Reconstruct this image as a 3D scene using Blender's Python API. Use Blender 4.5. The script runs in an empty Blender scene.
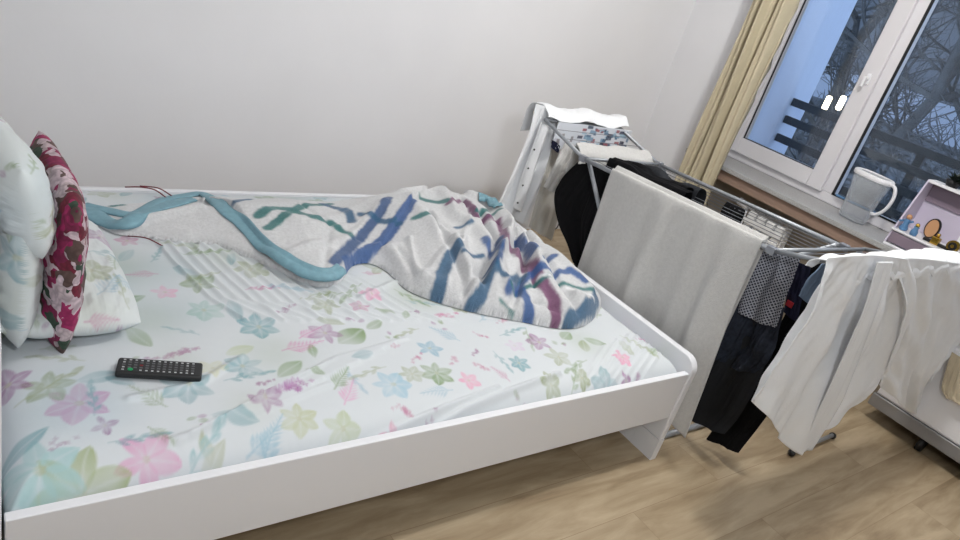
import bpy, math, random
import numpy as np
from mathutils import Matrix, Vector
random.seed(4); rng = np.random.default_rng(7)
SC = bpy.context.scene; COL = SC.collection
PI = math.pi
# ------------------------------------------------------------------ survey of the room (metres)
F = 710.0; CX, CY = 480.0, 270.0; CAM = np.array([0, 0, 1.45])
def nrm(v): v = np.array(v, float); return v/np.linalg.norm(v)
_up = -nrm((-478, 1530, F)); _x = nrm((908, -46, F)); _x = nrm(_x-_up*(_x@_up)); _y = np.cross(_up, _x)
R = np.array([_x, _y, _up])
def U(px, py, ax, val):                      # where a sight line meets a real plane
    d = R@np.array([(px-CX)/F, (py-CY)/F, 1.]); t = (val-CAM[ax])/d[ax]; return CAM+t*d
def UZ(px, py, z): return U(px, py, 2, z)
def UY(px, py, y): return U(px, py, 1, y)
def UX(px, py, x): return U(px, py, 0, x)
# ------------------------------------------------------------------ mesh helpers
def link(name, me, m=None, parent=None, smooth=False):
    if m: me.materials.append(m)
    o = bpy.data.objects.new(name, me); COL.objects.link(o)
    if parent: o.parent = parent
    if smooth: me.polygons.foreach_set('use_smooth', [True]*len(me.polygons))
    return o
def tag(o, label=None, cat=None, group=None, kind=None):
    if label: o['label'] = label
    if cat: o['category'] = cat
    if group: o['group'] = group
    if kind: o['kind'] = kind
    return o
def thing(name, label, cat, loc=(0, 0, 0), rz=0, group=None):
    o = bpy.data.objects.new(name, None); COL.objects.link(o); o.location = loc; o.rotation_euler = (0, 0, rz)
    o.empty_display_size = .05
    return tag(o, label, cat, group)
class MB:
    def __init__(s): s.v = []; s.f = []
    def add(s, v, f):
        n = len(s.v); s.v += [tuple(map(float, p)) for p in v]; s.f += [tuple(i+n for i in q) for q in f]; return s
    def box(s, x0, x1, y0, y1, z0, z1, M=None):
        v = [(x, y, z) for x in (x0, x1) for y in (y0, y1) for z in (z0, z1)]
        if M is not None: v = [M@Vector(p) for p in v]
        return s.add(v, [(0, 1, 3, 2), (4, 6, 7, 5), (0, 4, 5, 1), (2, 3, 7, 6), (0, 2, 6, 4), (1, 5, 7, 3)])
    def tube(s, pts, r, n=8, cap=True):
        pts = [Vector(p) for p in pts]; rr = r if isinstance(r, (list, tuple)) else [r]*len(pts)
        t0 = (pts[1]-pts[0]).normalized(); a = t0.orthogonal().normalized(); v = []
        for i, p in enumerate(pts):
            t = (pts[min(i+1, len(pts)-1)]-pts[max(i-1, 0)]).normalized()
            a = (a-t*a.dot(t)).normalized(); b = t.cross(a)
            v += [p+(a*math.cos(2*PI*k/n)+b*math.sin(2*PI*k/n))*rr[i] for k in range(n)]
        m = len(pts); f = [(i*n+k, i*n+(k+1) % n, (i+1)*n+(k+1) % n, (i+1)*n+k) for i in range(m-1) for k in range(n)]
        if cap: f += [tuple(range(n))[::-1], tuple((m-1)*n+k for k in range(n))]
        return s.add(v, f)
    def lathe(s, prof, c=(0, 0, 0), n=24, sx=1, sy=1):
        v = [(c[0]+r*sx*math.cos(2*PI*k/n), c[1]+r*sy*math.sin(2*PI*k/n), c[2]+z) for r, z in prof for k in range(n)]
        f = [(i*n+k, i*n+(k+1) % n, (i+1)*n+(k+1) % n, (i+1)*n+k) for i in range(len(prof)-1) for k in range(n)]
        f += [tuple(range(n))[::-1], tuple((len(prof)-1)*n+k for k in range(n))]
        return s.add(v, f)
    def sphere(s, c, r, n=10, sx=1, sy=1, sz=1):
        return s.lathe([(r*math.sin(PI*max(.03, min(.97, i/n))), -r*sz*math.cos(PI*i/n)) for i in range(n+1)], c, n+4, sx, sy)
    def prism(s, poly, ax, a, b):            # polygon in the plane normal to ax, extruded a..b
        n = len(poly)
        def mk(p, t): q = list(p); q.insert(ax, t); return q
        v = [mk(p, a) for p in poly]+[mk(p, b) for p in poly]
        return s.add(v, [tuple(range(n))[::-1], tuple(range(n, 2*n))]+[(i, (i+1) % n, n+(i+1) % n, n+i) for i in range(n)])
    def build(s, name, m, parent=None, smooth=False, bevel=0, seg=3):
        me = bpy.data.meshes.new(name); me.from_pydata(s.v, [], s.f); me.update()
        import bmesh
        b = bmesh.new(); b.from_mesh(me); bmesh.ops.recalc_face_normals(b, faces=b.faces); b.to_mesh(me); b.free()
        o = link(name, me, m, parent, smooth)
        if bevel:
            d = o.modifiers.new('b', 'BEVEL'); d.width = bevel; d.segments = seg; d.limit_method = 'ANGLE'; d.angle_limit = .6
            me.polygons.foreach_set('use_smooth', [True]*len(me.polygons))
            w = o.modifiers.new('w', 'WEIGHTED_NORMAL')
        return o
def local(parent, p): return tuple(np.array(p)-np.array(parent.location))
def grid_mesh(name, P, m, parent=None, thick=0, cols=None, mask=None, offset=0):
    """P: (a,b,3) array of points"""
    a, b = P.shape[:2]; idx = np.arange(a*b).reshape(a, b)
    q = np.stack([idx[:-1, :-1], idx[1:, :-1], idx[1:, 1:], idx[:-1, 1:]], -1).reshape(-1, 4)
    V = P.reshape(-1, 3)
    if mask is not None:
        q = q[mask[:-1, :-1].ravel() & mask[1:, :-1].ravel() & mask[1:, 1:].ravel() & mask[:-1, 1:].ravel()]
        used = np.unique(q); mp = -np.ones(a*b, int); mp[used] = np.arange(len(used)); q = mp[q]; V = V[used]
        if cols is not None: cols = cols.reshape(-1, 3)[used]
    me = bpy.data.meshes.new(name)
    me.vertices.add(len(V)); me.vertices.foreach_set('co', V.astype(np.float32).ravel())
    me.loops.add(q.size); me.loops.foreach_set('vertex_index', q.astype(np.int32).ravel())
    me.polygons.add(len(q)); me.polygons.foreach_set('loop_start', np.arange(0, q.size, 4, dtype=np.int32))
    me.update(calc_edges=True)
    if cols is not None:
        c = cols.reshape(-1, 3); at = me.color_attributes.new('Pattern', 'FLOAT_COLOR', 'POINT')
        at.data.foreach_set('color', np.concatenate([c, np.ones((len(c), 1))], 1).astype(np.float32).ravel())
    o = link(name, me, m, parent, True)
    if thick:
        s = o.modifiers.new('s', 'SOLIDIFY'); s.thickness = thick; s.offset = offset
    return o
# ------------------------------------------------------------------ colour + materials
def lin(c):
    c = np.array(c, float)/255.; return np.where(c <= .04045, c/12.92, ((c+.055)/1.055)**2.4)
MATS = {}
def mat(name, col, rough=.6, metal=0, var=0, scale=30, bump=0, bscale=200, spec=.5, trans=0, alpha=1, vcol=False, stretch=(1, 1, 1), sheen=0, emit=None, estr=0, ior=1.45, distort=0):
    m = bpy.data.materials.new(name); m.use_nodes = True; N = m.node_tree.nodes; L = m.node_tree.links
    b = N['Principled BSDF']; c = tuple(lin(col))+(1,)
    b.inputs['Base Color'].default_value = c; b.inputs['Roughness'].default_value = rough; b.inputs['Metallic'].default_value = metal
    b.inputs['Specular IOR Level'].default_value = spec; b.inputs['Transmission Weight'].default_value = trans; b.inputs['IOR'].default_value = ior
    b.inputs['Alpha'].default_value = alpha; b.inputs['Sheen Weight'].default_value = sheen
    if emit: b.inputs['Emission Color'].default_value = tuple(lin(emit))+(1,); b.inputs['Emission Strength'].default_value = estr
    tc = N.new('ShaderNodeTexCoord'); mp = N.new('ShaderNodeMapping'); mp.inputs['Scale'].default_value = stretch
    L.new(tc.outputs['Object'], mp.inputs['Vector'])
    src = None
    if vcol:
        a = N.new('ShaderNodeVertexColor'); a.layer_name = 'Pattern'; src = a.outputs['Color']; L.new(src, b.inputs['Base Color'])
    if var:
        n = N.new('ShaderNodeTexNoise'); n.inputs['Scale'].default_value = scale; n.inputs['Detail'].default_value = 5; L.new(mp.outputs[0], n.inputs['Vector'])
        r = N.new('ShaderNodeMapRange'); r.inputs[1].default_value = .3; r.inputs[2].default_value = .7; r.inputs[3].default_value = 1-var; r.inputs[4].default_value = 1+var*.6
        L.new(n.outputs[0], r.inputs[0])
        mx = N.new('ShaderNodeVectorMath'); mx.operation = 'SCALE'
        if src: L.new(src, mx.inputs[0])
        else: mx.inputs[0].default_value = c[:3]
        L.new(r.outputs[0], mx.inputs['Scale']); L.new(mx.outputs[0], b.inputs['Base Color'])
    if bump:
        n = N.new('ShaderNodeTexNoise'); n.inputs['Scale'].default_value = bscale; n.inputs['Detail'].default_value = 3; L.new(mp.outputs[0], n.inputs['Vector'])
        n.inputs['Distortion'].default_value = distort
        bp = N.new('ShaderNodeBump'); bp.inputs['Strength'].default_value = bump; bp.inputs['Distance'].default_value = .004
        L.new(n.outputs[0], bp.inputs['Height']); L.new(bp.outputs[0], b.inputs['Normal'])
    return m
def wood_floor():
    m = bpy.data.materials.new('oak_laminate'); m.use_nodes = True; N = m.node_tree.nodes; L = m.node_tree.links; b = N['Principled BSDF']
    tc = N.new('ShaderNodeTexCoord'); mp = N.new('ShaderNodeMapping'); mp.inputs['Location'].default_value = (.3, .07, 0); L.new(tc.outputs['Object'], mp.inputs['Vector'])
    br = N.new('ShaderNodeTexBrick'); br.offset = .37; br.inputs['Scale'].default_value = 1; br.inputs['Brick Width'].default_value = 1.25; br.inputs['Row Height'].default_value = .19
    br.inputs['Mortar Size'].default_value = .0008; br.inputs['Mortar Smooth'].default_value = .3
    br.inputs['Color1'].default_value = (.30, .30, .30, 1); br.inputs['Color2'].default_value = (.75, .75, .75, 1); br.inputs['Mortar'].default_value = (0, 0, 0, 1)
    L.new(mp.outputs[0], br.inputs['Vector'])
    m2 = N.new('ShaderNodeMapping'); m2.inputs['Scale'].default_value = (1.6, 11, 1); L.new(tc.outputs['Object'], m2.inputs['Vector'])
    ad = N.new('ShaderNodeVectorMath'); ad.operation = 'ADD'; sc = N.new('ShaderNodeVectorMath'); sc.operation = 'SCALE'; sc.inputs['Scale'].default_value = 9
    L.new(br.outputs['Color'], sc.inputs[0]); L.new(m2.outputs[0], ad.inputs[0]); L.new(sc.outputs[0], ad.inputs[1])
    n = N.new('ShaderNodeTexNoise'); n.inputs['Scale'].default_value = 1.5; n.inputs['Detail'].default_value = 8; n.inputs['Roughness'].default_value = .6; n.inputs['Distortion'].default_value = .5
    L.new(ad.outputs[0], n.inputs['Vector'])
    cr = N.new('ShaderNodeValToRGB'); e = cr.color_ramp.elements
    e[0].position = .28; e[0].color = tuple(lin((136, 116, 90)))+(1,); e[1].position = .66; e[1].color = tuple(lin((186, 168, 140)))+(1,)
    k = cr.color_ramp.elements.new(.45); k.color = tuple(lin((163, 144, 116)))+(1,)
    L.new(n.outputs[0], cr.inputs[0])
    mx = N.new('ShaderNodeMix'); mx.data_type = 'RGBA'; mx.blend_type = 'MULTIPLY'; mx.inputs[0].default_value = .08
    L.new(cr.outputs[0], mx.inputs[6]); L.new(br.outputs['Color'], mx.inputs[7])
    mm = N.new('ShaderNodeMix'); mm.data_type = 'RGBA'; mm.inputs[7].default_value = tuple(lin((132, 110, 84)))+(1,)
    L.new(br.outputs['Fac'], mm.inputs[0]); L.new(mx.outputs[2], mm.inputs[6]); L.new(mm.outputs[2], b.inputs['Base Color'])
    b.inputs['Roughness'].default_value = .5
    return m
def granite():
    m = mat('granite', (172, 172, 172), .35, var=.25, scale=160)
    return m
def wave_cloth(name, c1, c2, sc=200, rough=.8):      # two-colour knitted check
    m = bpy.data.materials.new(name); m.use_nodes = True; N = m.node_tree.nodes; L = m.node_tree.links; b = N['Principled BSDF']
    tc = N.new('ShaderNodeTexCoord'); ws = []
    for rot in (.78, -.78):
        mp = N.new('ShaderNodeMapping'); mp.inputs['Rotation'].default_value = (rot, 0, 0); L.new(tc.outputs['Object'], mp.inputs['Vector'])
        w = N.new('ShaderNodeTexWave'); w.bands_direction = 'Z'; w.inputs['Scale'].default_value = sc; w.inputs['Distortion'].default_value = .6; L.new(mp.outputs[0], w.inputs['Vector']); ws.append(w)
    mu = N.new('ShaderNodeMath'); mu.operation = 'MAXIMUM'; L.new(ws[0].outputs['Fac'], mu.inputs[0]); L.new(ws[1].outputs['Fac'], mu.inputs[1])
    cr = N.new('ShaderNodeValToRGB'); cr.color_ramp.elements[0].position = .62; cr.color_ramp.elements[1].position = .85
    cr.color_ramp.elements[0].color = tuple(lin(c1))+(1,); cr.color_ramp.elements[1].color = tuple(lin(c2))+(1,)
    L.new(mu.outputs[0], cr.inputs[0]); L.new(cr.outputs[0], b.inputs['Base Color']); b.inputs['Roughness'].default_value = rough
    return m
M = dict(
    wall=mat('white_plaster', (232, 232, 235), .9, var=.02, scale=3, bump=.06, bscale=60),
    ceil=mat('ceiling_white', (205, 203, 200), .9),
    floor=wood_floor(), granite=granite(),
    lacquer=mat('white_lacquer', (228, 229, 233), .35),
    pvc=mat('window_plastic', (220, 218, 222), .4),
    gasket=mat('black_gasket', (25, 27, 30), .6),
    steel=mat('grey_steel', (150, 153, 160), .35, metal=.7),
    paint=mat('grey_painted_tube', (150, 154, 160), .4, metal=.3),
    wire=mat('grey_wire', (120, 122, 128), .4, metal=.3),
    black=mat('black_plastic', (22, 22, 24), .5),
    remote=mat('remote_black', (30, 31, 33), .4),
    key=mat('key_grey', (92, 94, 96), .5), keyl=mat('key_light', (186, 188, 190), .5), keyg=mat('key_green', (20, 150, 90), .4), keyr=mat('key_red', (120, 30, 36), .4),
    sheet=mat('floral_cotton', (225, 228, 230), .75, vcol=True, bump=.05, bscale=150),
    wool=mat('fleece_blanket', (200, 200, 200), .95, vcol=True, var=.10, scale=110, bump=.6, bscale=260, sheen=.2),
    trim=mat('teal_satin_trim', (120, 160, 174), .55, var=.1, scale=60, bump=.2, bscale=250),
    towel=mat('white_terry', (204, 203, 201), .95, var=.06, scale=90, bump=.9, bscale=330, sheen=.2),
    shirt=mat('white_cotton', (234, 236, 239), .7, bump=.35, bscale=35, distort=1.2),
    shirt2=mat('off_white_cotton', (206, 204, 198), .8, bump=.2, bscale=30, distort=1),
    blackcloth=mat('black_cotton', (17, 17, 19), .95, bump=.3, bscale=120, spec=.15),
    greycloth=mat('dark_grey_cotton', (40, 42, 46), .9, bump=.3, bscale=60, spec=.2),
    denim=mat('dark_denim', (44, 49, 60), .9, var=.25, scale=60, bump=.4, bscale=60, spec=.2),
    navy=mat('navy_cotton', (32, 34, 54), .9, spec=.2), bluecloth=mat('grey_blue_cotton', (120, 140, 165), .8, bump=.2),
    royal=mat('royal_blue_cotton', (42, 84, 140), .8),
    knit=wave_cloth('navy_white_knit', (34, 37, 52), (160, 163, 172), 34),
    red=mat('burgundy_cable', (110, 22, 38), .5), redp=mat('red_print', (170, 40, 50), .7),
    curtain=mat('beige_curtain', (196, 186, 160), .85, var=.04, scale=20, bump=.15, bscale=300),
    radiator=mat('radiator_enamel', (222, 222, 222), .35),
    tan=mat('tan_board', (150, 126, 112), .7, var=.08, scale=12, stretch=(1, .2, 6)),
    beigewood=mat('beige_panel', (140, 130, 114), .7, var=.10, scale=10, stretch=(1, .3, 8)),
    clear=mat('clear_plastic', (238, 242, 246), .06, trans=1, ior=1.12, alpha=1),
    whitep=mat('white_plastic', (232, 232, 236), .35), lilac=mat('lilac_plastic', (196, 188, 206), .4), lilacd=mat('mauve_card', (132, 118, 132), .6),
    gold=mat('gold', (196, 160, 70), .25, metal=.9), amber=mat('amber_glass', (196, 150, 112), .2), bluep=mat('blue_plastic', (86, 128, 170), .4),
    leaf=mat('dark_leaf', (28, 40, 32), .6), purple=mat('purple_card', (104, 82, 130), .6), glassb=mat('pale_green_glass', (150, 180, 165), .1, trans=.5),
    stucco=mat('outside_render_wall', (196, 212, 238), .9, bump=.2, bscale=40), rail=mat('balcony_slat', (58, 66, 76), .7),
    bark=mat('grey_bark', (86, 92, 98), .9, var=.3, scale=8), facade=mat('grey_facade', (104, 112, 122), .9, var=.2, scale=.6), band=mat('facade_band', (150, 162, 180), .9),
    lamp=mat('lit_lamp', (255, 240, 215), .5, emit=(255, 236, 205), estr=6),
    beige=mat('beige_cloth', (196, 184, 160), .85), alu=mat('brushed_aluminium', (150, 150, 152), .4, metal=.5), cable=mat('grey_cable', (90, 90, 92), .6),
)
def rose():
    m = bpy.data.materials.new('rose_print'); m.use_nodes = True; N = m.node_tree.nodes; L = m.node_tree.links; b = N['Principled BSDF']
    tc = N.new('ShaderNodeTexCoord'); nz = N.new('ShaderNodeTexNoise'); nz.inputs['Scale'].default_value = 22; L.new(tc.outputs['Object'], nz.inputs['Vector'])
    sc = N.new('ShaderNodeVectorMath'); sc.operation = 'SCALE'; sc.inputs['Scale'].default_value = .07; L.new(nz.outputs['Color'], sc.inputs[0])
    ad = N.new('ShaderNodeVectorMath'); L.new(tc.outputs['Object'], ad.inputs[0]); L.new(sc.outputs[0], ad.inputs[1])
    v = N.new('ShaderNodeTexVoronoi'); v.inputs['Scale'].default_value = 33; L.new(ad.outputs[0], v.inputs['Vector'])
    sp = N.new('ShaderNodeSeparateColor'); L.new(v.outputs['Color'], sp.inputs[0])
    cr = N.new('ShaderNodeValToRGB'); cr.color_ramp.interpolation = 'CONSTANT'; e = cr.color_ramp.elements; e[0].color = tuple(lin((206, 186, 194)))+(1,); e[1].position = .9; e[1].color = tuple(lin((52, 74, 58)))+(1,)
    for p, c in ((.30, (158, 34, 92)), (.46, (112, 26, 50)), (.58, (92, 70, 66)), (.66, (196, 178, 182)), (.78, (130, 28, 74))):
        k = e.new(p); k.color = tuple(lin(c))+(1,)
    L.new(sp.outputs[0], cr.inputs[0])
    v2 = N.new('ShaderNodeTexVoronoi'); v2.inputs['Scale'].default_value = 70; L.new(ad.outputs[0], v2.inputs['Vector'])
    mr = N.new('ShaderNodeMapRange'); mr.inputs[2].default_value = .8; mr.inputs[3].default_value = 1.15; mr.inputs[4].default_value = .6; L.new(v2.outputs['Distance'], mr.inputs[0])
    mu = N.new('ShaderNodeVectorMath'); mu.operation = 'SCALE'; L.new(cr.outputs[0], mu.inputs[0]); L.new(mr.outputs[0], mu.inputs['Scale']); L.new(mu.outputs[0], b.inputs['Base Color'])
    b.inputs['Roughness'].default_value = .8
    return m
M['rose'] = rose()
gl = bpy.data.materials.new('window_glass'); gl.use_nodes = True; N = gl.node_tree.nodes; L = gl.node_tree.links; N.clear()
out = N.new('ShaderNodeOutputMaterial'); mx = N.new('ShaderNodeMixShader'); t = N.new('ShaderNodeBsdfTransparent'); g = N.new('ShaderNodeBsdfGlossy'); fr = N.new('ShaderNodeFresnel')
g.inputs['Roughness'].default_value = .02; fr.inputs['IOR'].default_value = 1.5; t.inputs[0].default_value = (.92, .95, .96, 1)
L.new(fr.outputs[0], mx.inputs[0]); L.new(t.outputs[0], mx.inputs[1]); L.new(g.outputs[0], mx.inputs[2]); L.new(mx.outputs[0], out.inputs[0]); M['glass'] = gl
jg = bpy.data.materials.new('jug_plastic'); jg.use_nodes = True; N = jg.node_tree.nodes; L = jg.node_tree.links; N.clear()
out = N.new('ShaderNodeOutputMaterial'); mx = N.new('ShaderNodeMixShader'); t = N.new('ShaderNodeBsdfTransparent'); pb = N.new('ShaderNodeBsdfPrincipled'); lw = N.new('ShaderNodeLayerWeight'); mr = N.new('ShaderNodeMapRange')
pb.inputs['Base Color'].default_value = (.75, .8, .86, 1); pb.inputs['Roughness'].default_value = .12; lw.inputs[0].default_value = .35; mr.inputs[3].default_value = .09; mr.inputs[4].default_value = .6
L.new(lw.outputs['Facing'], mr.inputs[0]); L.new(mr.outputs[0], mx.inputs[0]); L.new(t.outputs[0], mx.inputs[1]); L.new(pb.outputs[0], mx.inputs[2]); L.new(mx.outputs[0], out.inputs[0]); M['jug'] = jg
def struct(o): o['kind'] = 'structure'; return o
# ------------------------------------------------------------------ room shell
XW, YW, XO = 3.62, 2.88, 3.86        # right wall, back wall, window plane
X0, Y0, ZC = -.35, -1.2, 2.6
struct(MB().box(X0-.1, 4.0, Y0-.1, YW+.1, -.1, 0).build('floor', M['floor']))
struct(MB().box(X0-.1, XW+.3, Y0-.1, YW+.1, ZC, ZC+.1).build('ceiling', M['ceil']))
struct(MB().box(X0-.1, XW+.35, YW, YW+.12, 0, ZC).build('wall_back', M['wall']))
struct(MB().box(X0-.12, X0, Y0, YW, 0, ZC).build('wall_left', M['ceil']))
struct(MB().box(X0-.1, XW+.3, Y0-.12, Y0, 0, ZC).build('wall_front', M['ceil']))
SZ = .72; WY0, WY1, WZ1 = -.35, 2.5, 2.3           # sill top, window opening
w = MB()
w.box(XW, XW+.35, WY1, YW, 0, ZC).box(XW, XW+.35, Y0, WY0, 0, ZC).box(XW, XW+.35, WY0, WY1, WZ1, ZC)
struct(w.build('wall_right', M['wall']))
struct(MB().box(XW+.12, XW+.34, WY0, WY1, 0, SZ-.06).build('wall_niche', M['beigewood']))
struct(MB().box(XW-.07, XO+.02, WY0, WY1-.002, SZ-.025, SZ).build('trim_1', M['granite'], bevel=.003))     # stone sill
struct(MB().box(XW-.05, XW+.12, WY0, WY1-.002, SZ-.085, SZ-.026).build('trim_2', M['tan']))
# window: outer frame, left sash with handle, right fixed pane
def window():
    root = struct(MB().box(XO, XO+.07, WY0, WY1-.003, SZ+.001, SZ+.055).box(XO, XO+.07, WY0, WY1-.003, WZ1-.06, WZ1-.002)
                  .box(XO, XO+.07, WY1-.06, WY1-.003, SZ+.055, WZ1-.06).box(XO, XO+.07, WY0, WY0+.06, SZ+.055, WZ1-.06)
                  .box(XO, XO+.07, 1.735, 1.80, SZ+.055, WZ1-.06).build('window_1', M['pvc'], bevel=.004))
    s = MB(); a, b, c, d = 1.79, WY1-.045, SZ+.045, WZ1-.05; t = .09; x0, x1 = XO-.025, XO+.05
    s.box(x0, x1, a, a+t, c, d).box(x0, x1, b-t, b, c, d).box(x0, x1, a+t, b-t, c, c+t).box(x0, x1, a+t, b-t, d-t, d)
    fr = s.build('sash', M['pvc'], root, bevel=.006)
    MB().box(x0+.018, x0+.03, a+t-.004, a+t+.004, c+t, d-t).box(x0+.018, x0+.03, a+t, b-t, c+t-.004, c+t+.004).box(x0+.018, x0+.03, b-t-.004, b-t+.004, c+t, d-t).build('gasket', M['gasket'], fr)
    MB().box(XO+.02, XO+.03, a+t-.005, b-t+.005, c+t-.005, d-t+.005).build('pane', M['glass'], fr)
    MB().box(XO+.02, XO+.03, WY0+.055, 1.74, SZ+.05, WZ1-.055).build('pane', M['glass'], root)
    g2 = MB().box(XO-.004, XO+.002, 1.722, 1.736, SZ+.055, WZ1-.06).box(XO-.004, XO+.002, WY0+.06, 1.736, SZ+.053, SZ+.062); g2.build('gasket', M['gasket'], root)
    zc = UX(865, 78, x0)[2]
    h = MB().box(x0-.010, x0+.001, 1.818, 1.842, zc-.028, zc+.028).box(x0-.04, x0-.01, 1.823, 1.837, zc-.008, zc+.008).box(x0-.045, x0-.034, 1.822, 1.838, zc-.045, zc+.01)
    h.build('handle', M['whitep'], fr, bevel=.004)
window()
# ------------------------------------------------------------------ outside
def px_wall_edge():
    pass
SX = 4.85
MB().box(XW+.36, SX, 2.62, 2.85, -.5, 3.2).build('outside_wall', M['stucco'])
tag(bpy.data.objects['outside_wall'], 'pale blue rendered side wall of the balcony outside the window', 'wall', kind='structure')
tag(MB().box(XW+.36, SX, WY0-1.5, 2.62, -.35, -.2).build('balcony_slab', M['facade']), kind='structure')
rl = thing('balcony_railing', 'dark horizontal slatted balcony railing outside the window', 'railing', (SX-.2, 2.6, 0))
for py in (102, 119, 137, 156):
    z = UY(792-(py-102)*.53, py, 2.6)[2]
    MB().box(-.015, .015, -4.0, .018, z-.025, z+.025).build('slat', M['rail'], rl)
for yy in (-.9, -2.2, -3.5): MB().box(.016, .05, yy, yy+.05, -.2, 1.1).build('post', M['rail'], rl)
def tree(x, y, zb, h, r, seed, label):
    rd = random.Random(seed); mb = MB()
    t = thing('bare_tree', label, 'tree', (x, y, zb), group='bare trees outside the window')
    tr = MB(); pts = [Vector((rd.uniform(-.08, .08)*i, rd.uniform(-.08, .08)*i, h*i/7)) for i in range(8)]
    tr.tube(pts, [r*(1-.8*i/7) for i in range(8)], 8); tr.build('trunk', M['bark'], t, True)
    def br(p, d, l, rr, lev):
        q = p+d*l*.5+Vector((rd.uniform(-1, 1), rd.uniform(-1, 1), rd.uniform(-.3, 1)))*l*.08; e = q+(d+Vector((rd.uniform(-.4, .4), rd.uniform(-.4, .4), rd.uniform(-.1, .3)))).normalized()*l*.5
        mb.tube([p, q, e], [rr, rr*.8, rr*.5], 4, False)
        if lev:
            for k in range(4 if lev > 1 else 5):
                s = p.lerp(q, .5) if k == 0 else q.lerp(e, k/4.)
                br(s, (d*.6+Vector((rd.uniform(-1, 1), rd.uniform(-1, 1), rd.uniform(-.5, .9)))).normalized(), l*rd.uniform(.45, .7), rr*.5, lev-1)
    for i in range(1, 8):
        for k in range(3):
            a = rd.uniform(0, 2*PI); br(pts[i], Vector((math.cos(a), math.sin(a), rd.uniform(.1, .9))).normalized(), h*.26*(1.25-i/8), r*.35, 3)
    mb.build('branches', M['bark'], t)
tree(9.5, 3.9, -3, 7.5, .13, 1, 'bare grey tree seen through the wide right pane, nearest the window post')
tree(10.5, 5.4, -3, 8, .15, 2, 'bare grey tree seen through the left sash of the window')
tree(10.0, 2.6, -3, 8, .12, 3, 'bare grey tree behind the plastic jug through the right pane')
tree(9.8, 1.8, -3, 8, .15, 5, 'bare grey tree at the right edge of the right window pane')
bd = thing('apartment_block', 'dark grey block of flats beyond the bare trees outside the window', 'building', (17, 6, -4))
MB().box(0, 3, -14, 12, 0, 9).build('facade', M['facade'], bd)
for z in (1.6, 4.4, 7.2): MB().box(-.4, -.01, -13.5, 11.5, z, z+.75).build('balcony_band', M['band'], bd)
for k, px in enumerate((827, 841)):
    c = UX(px, 103, 9.0); lt = thing('outdoor_lamp', ('left' if k == 0 else 'right')+' one of the two glowing lamps seen through the left window sash', 'lamp', (c[0], c[1], -3), group='glowing lamps outside')
    MB().lathe([(.02, c[2]+3-.09), (.035, c[2]+3-.07), (.035, c[2]+3+.07), (.02, c[2]+3+.09)], n=12).build('lit_head', M['lamp'], lt, True)
    MB().tube([(0, 0, 0), (0, 0, c[2]+3-.14)], .03).build('pole', M['rail'], lt)
# ------------------------------------------------------------------ curtain
cu = []
nu, nv = 120, 40
P = np.zeros((nv, nu, 3))
for j in range(nv):
    z = 2.45-j/(nv-1)*2.4
    for i in range(nu):
        u = i/(nu-1); y = 2.43-u*.235
        x = 3.45+.13*(1-abs(math.sin(3*PI*(u+.03*math.sin(z*2)))+1e-6)**.30)+.012*math.sin(u*11)+.012*math.sin(u*2*PI*7+z*1.3)+.006*math.sin(z*5+u*9)
        P[j, i] = (x, y+.008*math.sin(z*3+u*5), z)
tag(grid_mesh('curtain', P, M['curtain'], thick=.004), 'long beige curtain hanging in folds at the left of the window', 'curtain')
# ------------------------------------------------------------------ bed frame
bed = thing('bed', 'white bed frame with low side rail and rounded foot end', 'bed', (0, 0, 0))
def rounded(y0, y1, z0, z1, r):
    p = [(y0, z0)]
    for k in range(7): a = PI-k*PI/12; p.append((y0+r+r*math.cos(a), z1-r+r*math.sin(a)))
    for k in range(7): a = PI/2-k*PI/12; p.append((y1-r+r*math.cos(a), z1-r+r*math.sin(a)))
    return p+[(y1, z0)]
MB().prism(rounded(1.045, 2.48, .09, .425, .05), 0, 2.005, 2.035).build('footboard', M['lacquer'], bed, bevel=.005)
for y in (1.045, 2.38):
    MB().prism([(y, 0), (y+.10, 0), (y+.10, .089), (y, .089)], 0, 2.005, 2.035).build('leg', M['lacquer'], bed)
MB().prism([(1.146, .0), (1.24, 0), (1.24, .089), (1.146, .089)], 0, 2.006, 2.034).build('leg', M['lacquer'], bed)
MB().box(.09, 2.004, 1.05, 1.072, .187, .373).build('side_rail', M['lacquer'], bed, bevel=.003)
MB().box(.09, 2.004, 2.45, 2.472, .187, .373).build('side_rail', M['lacquer'], bed, bevel=.003)
MB().prism(rounded(1.045, 2.48, 0, .78, .05), 0, .055, .085).build('headboard', M['lacquer'], bed, bevel=.005)
for x in np.linspace(.2, 1.9, 12): MB().box(x-.035, x+.035, 1.072, 2.45, .20, .218).build('slat', M['lacquer'], bed)
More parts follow.
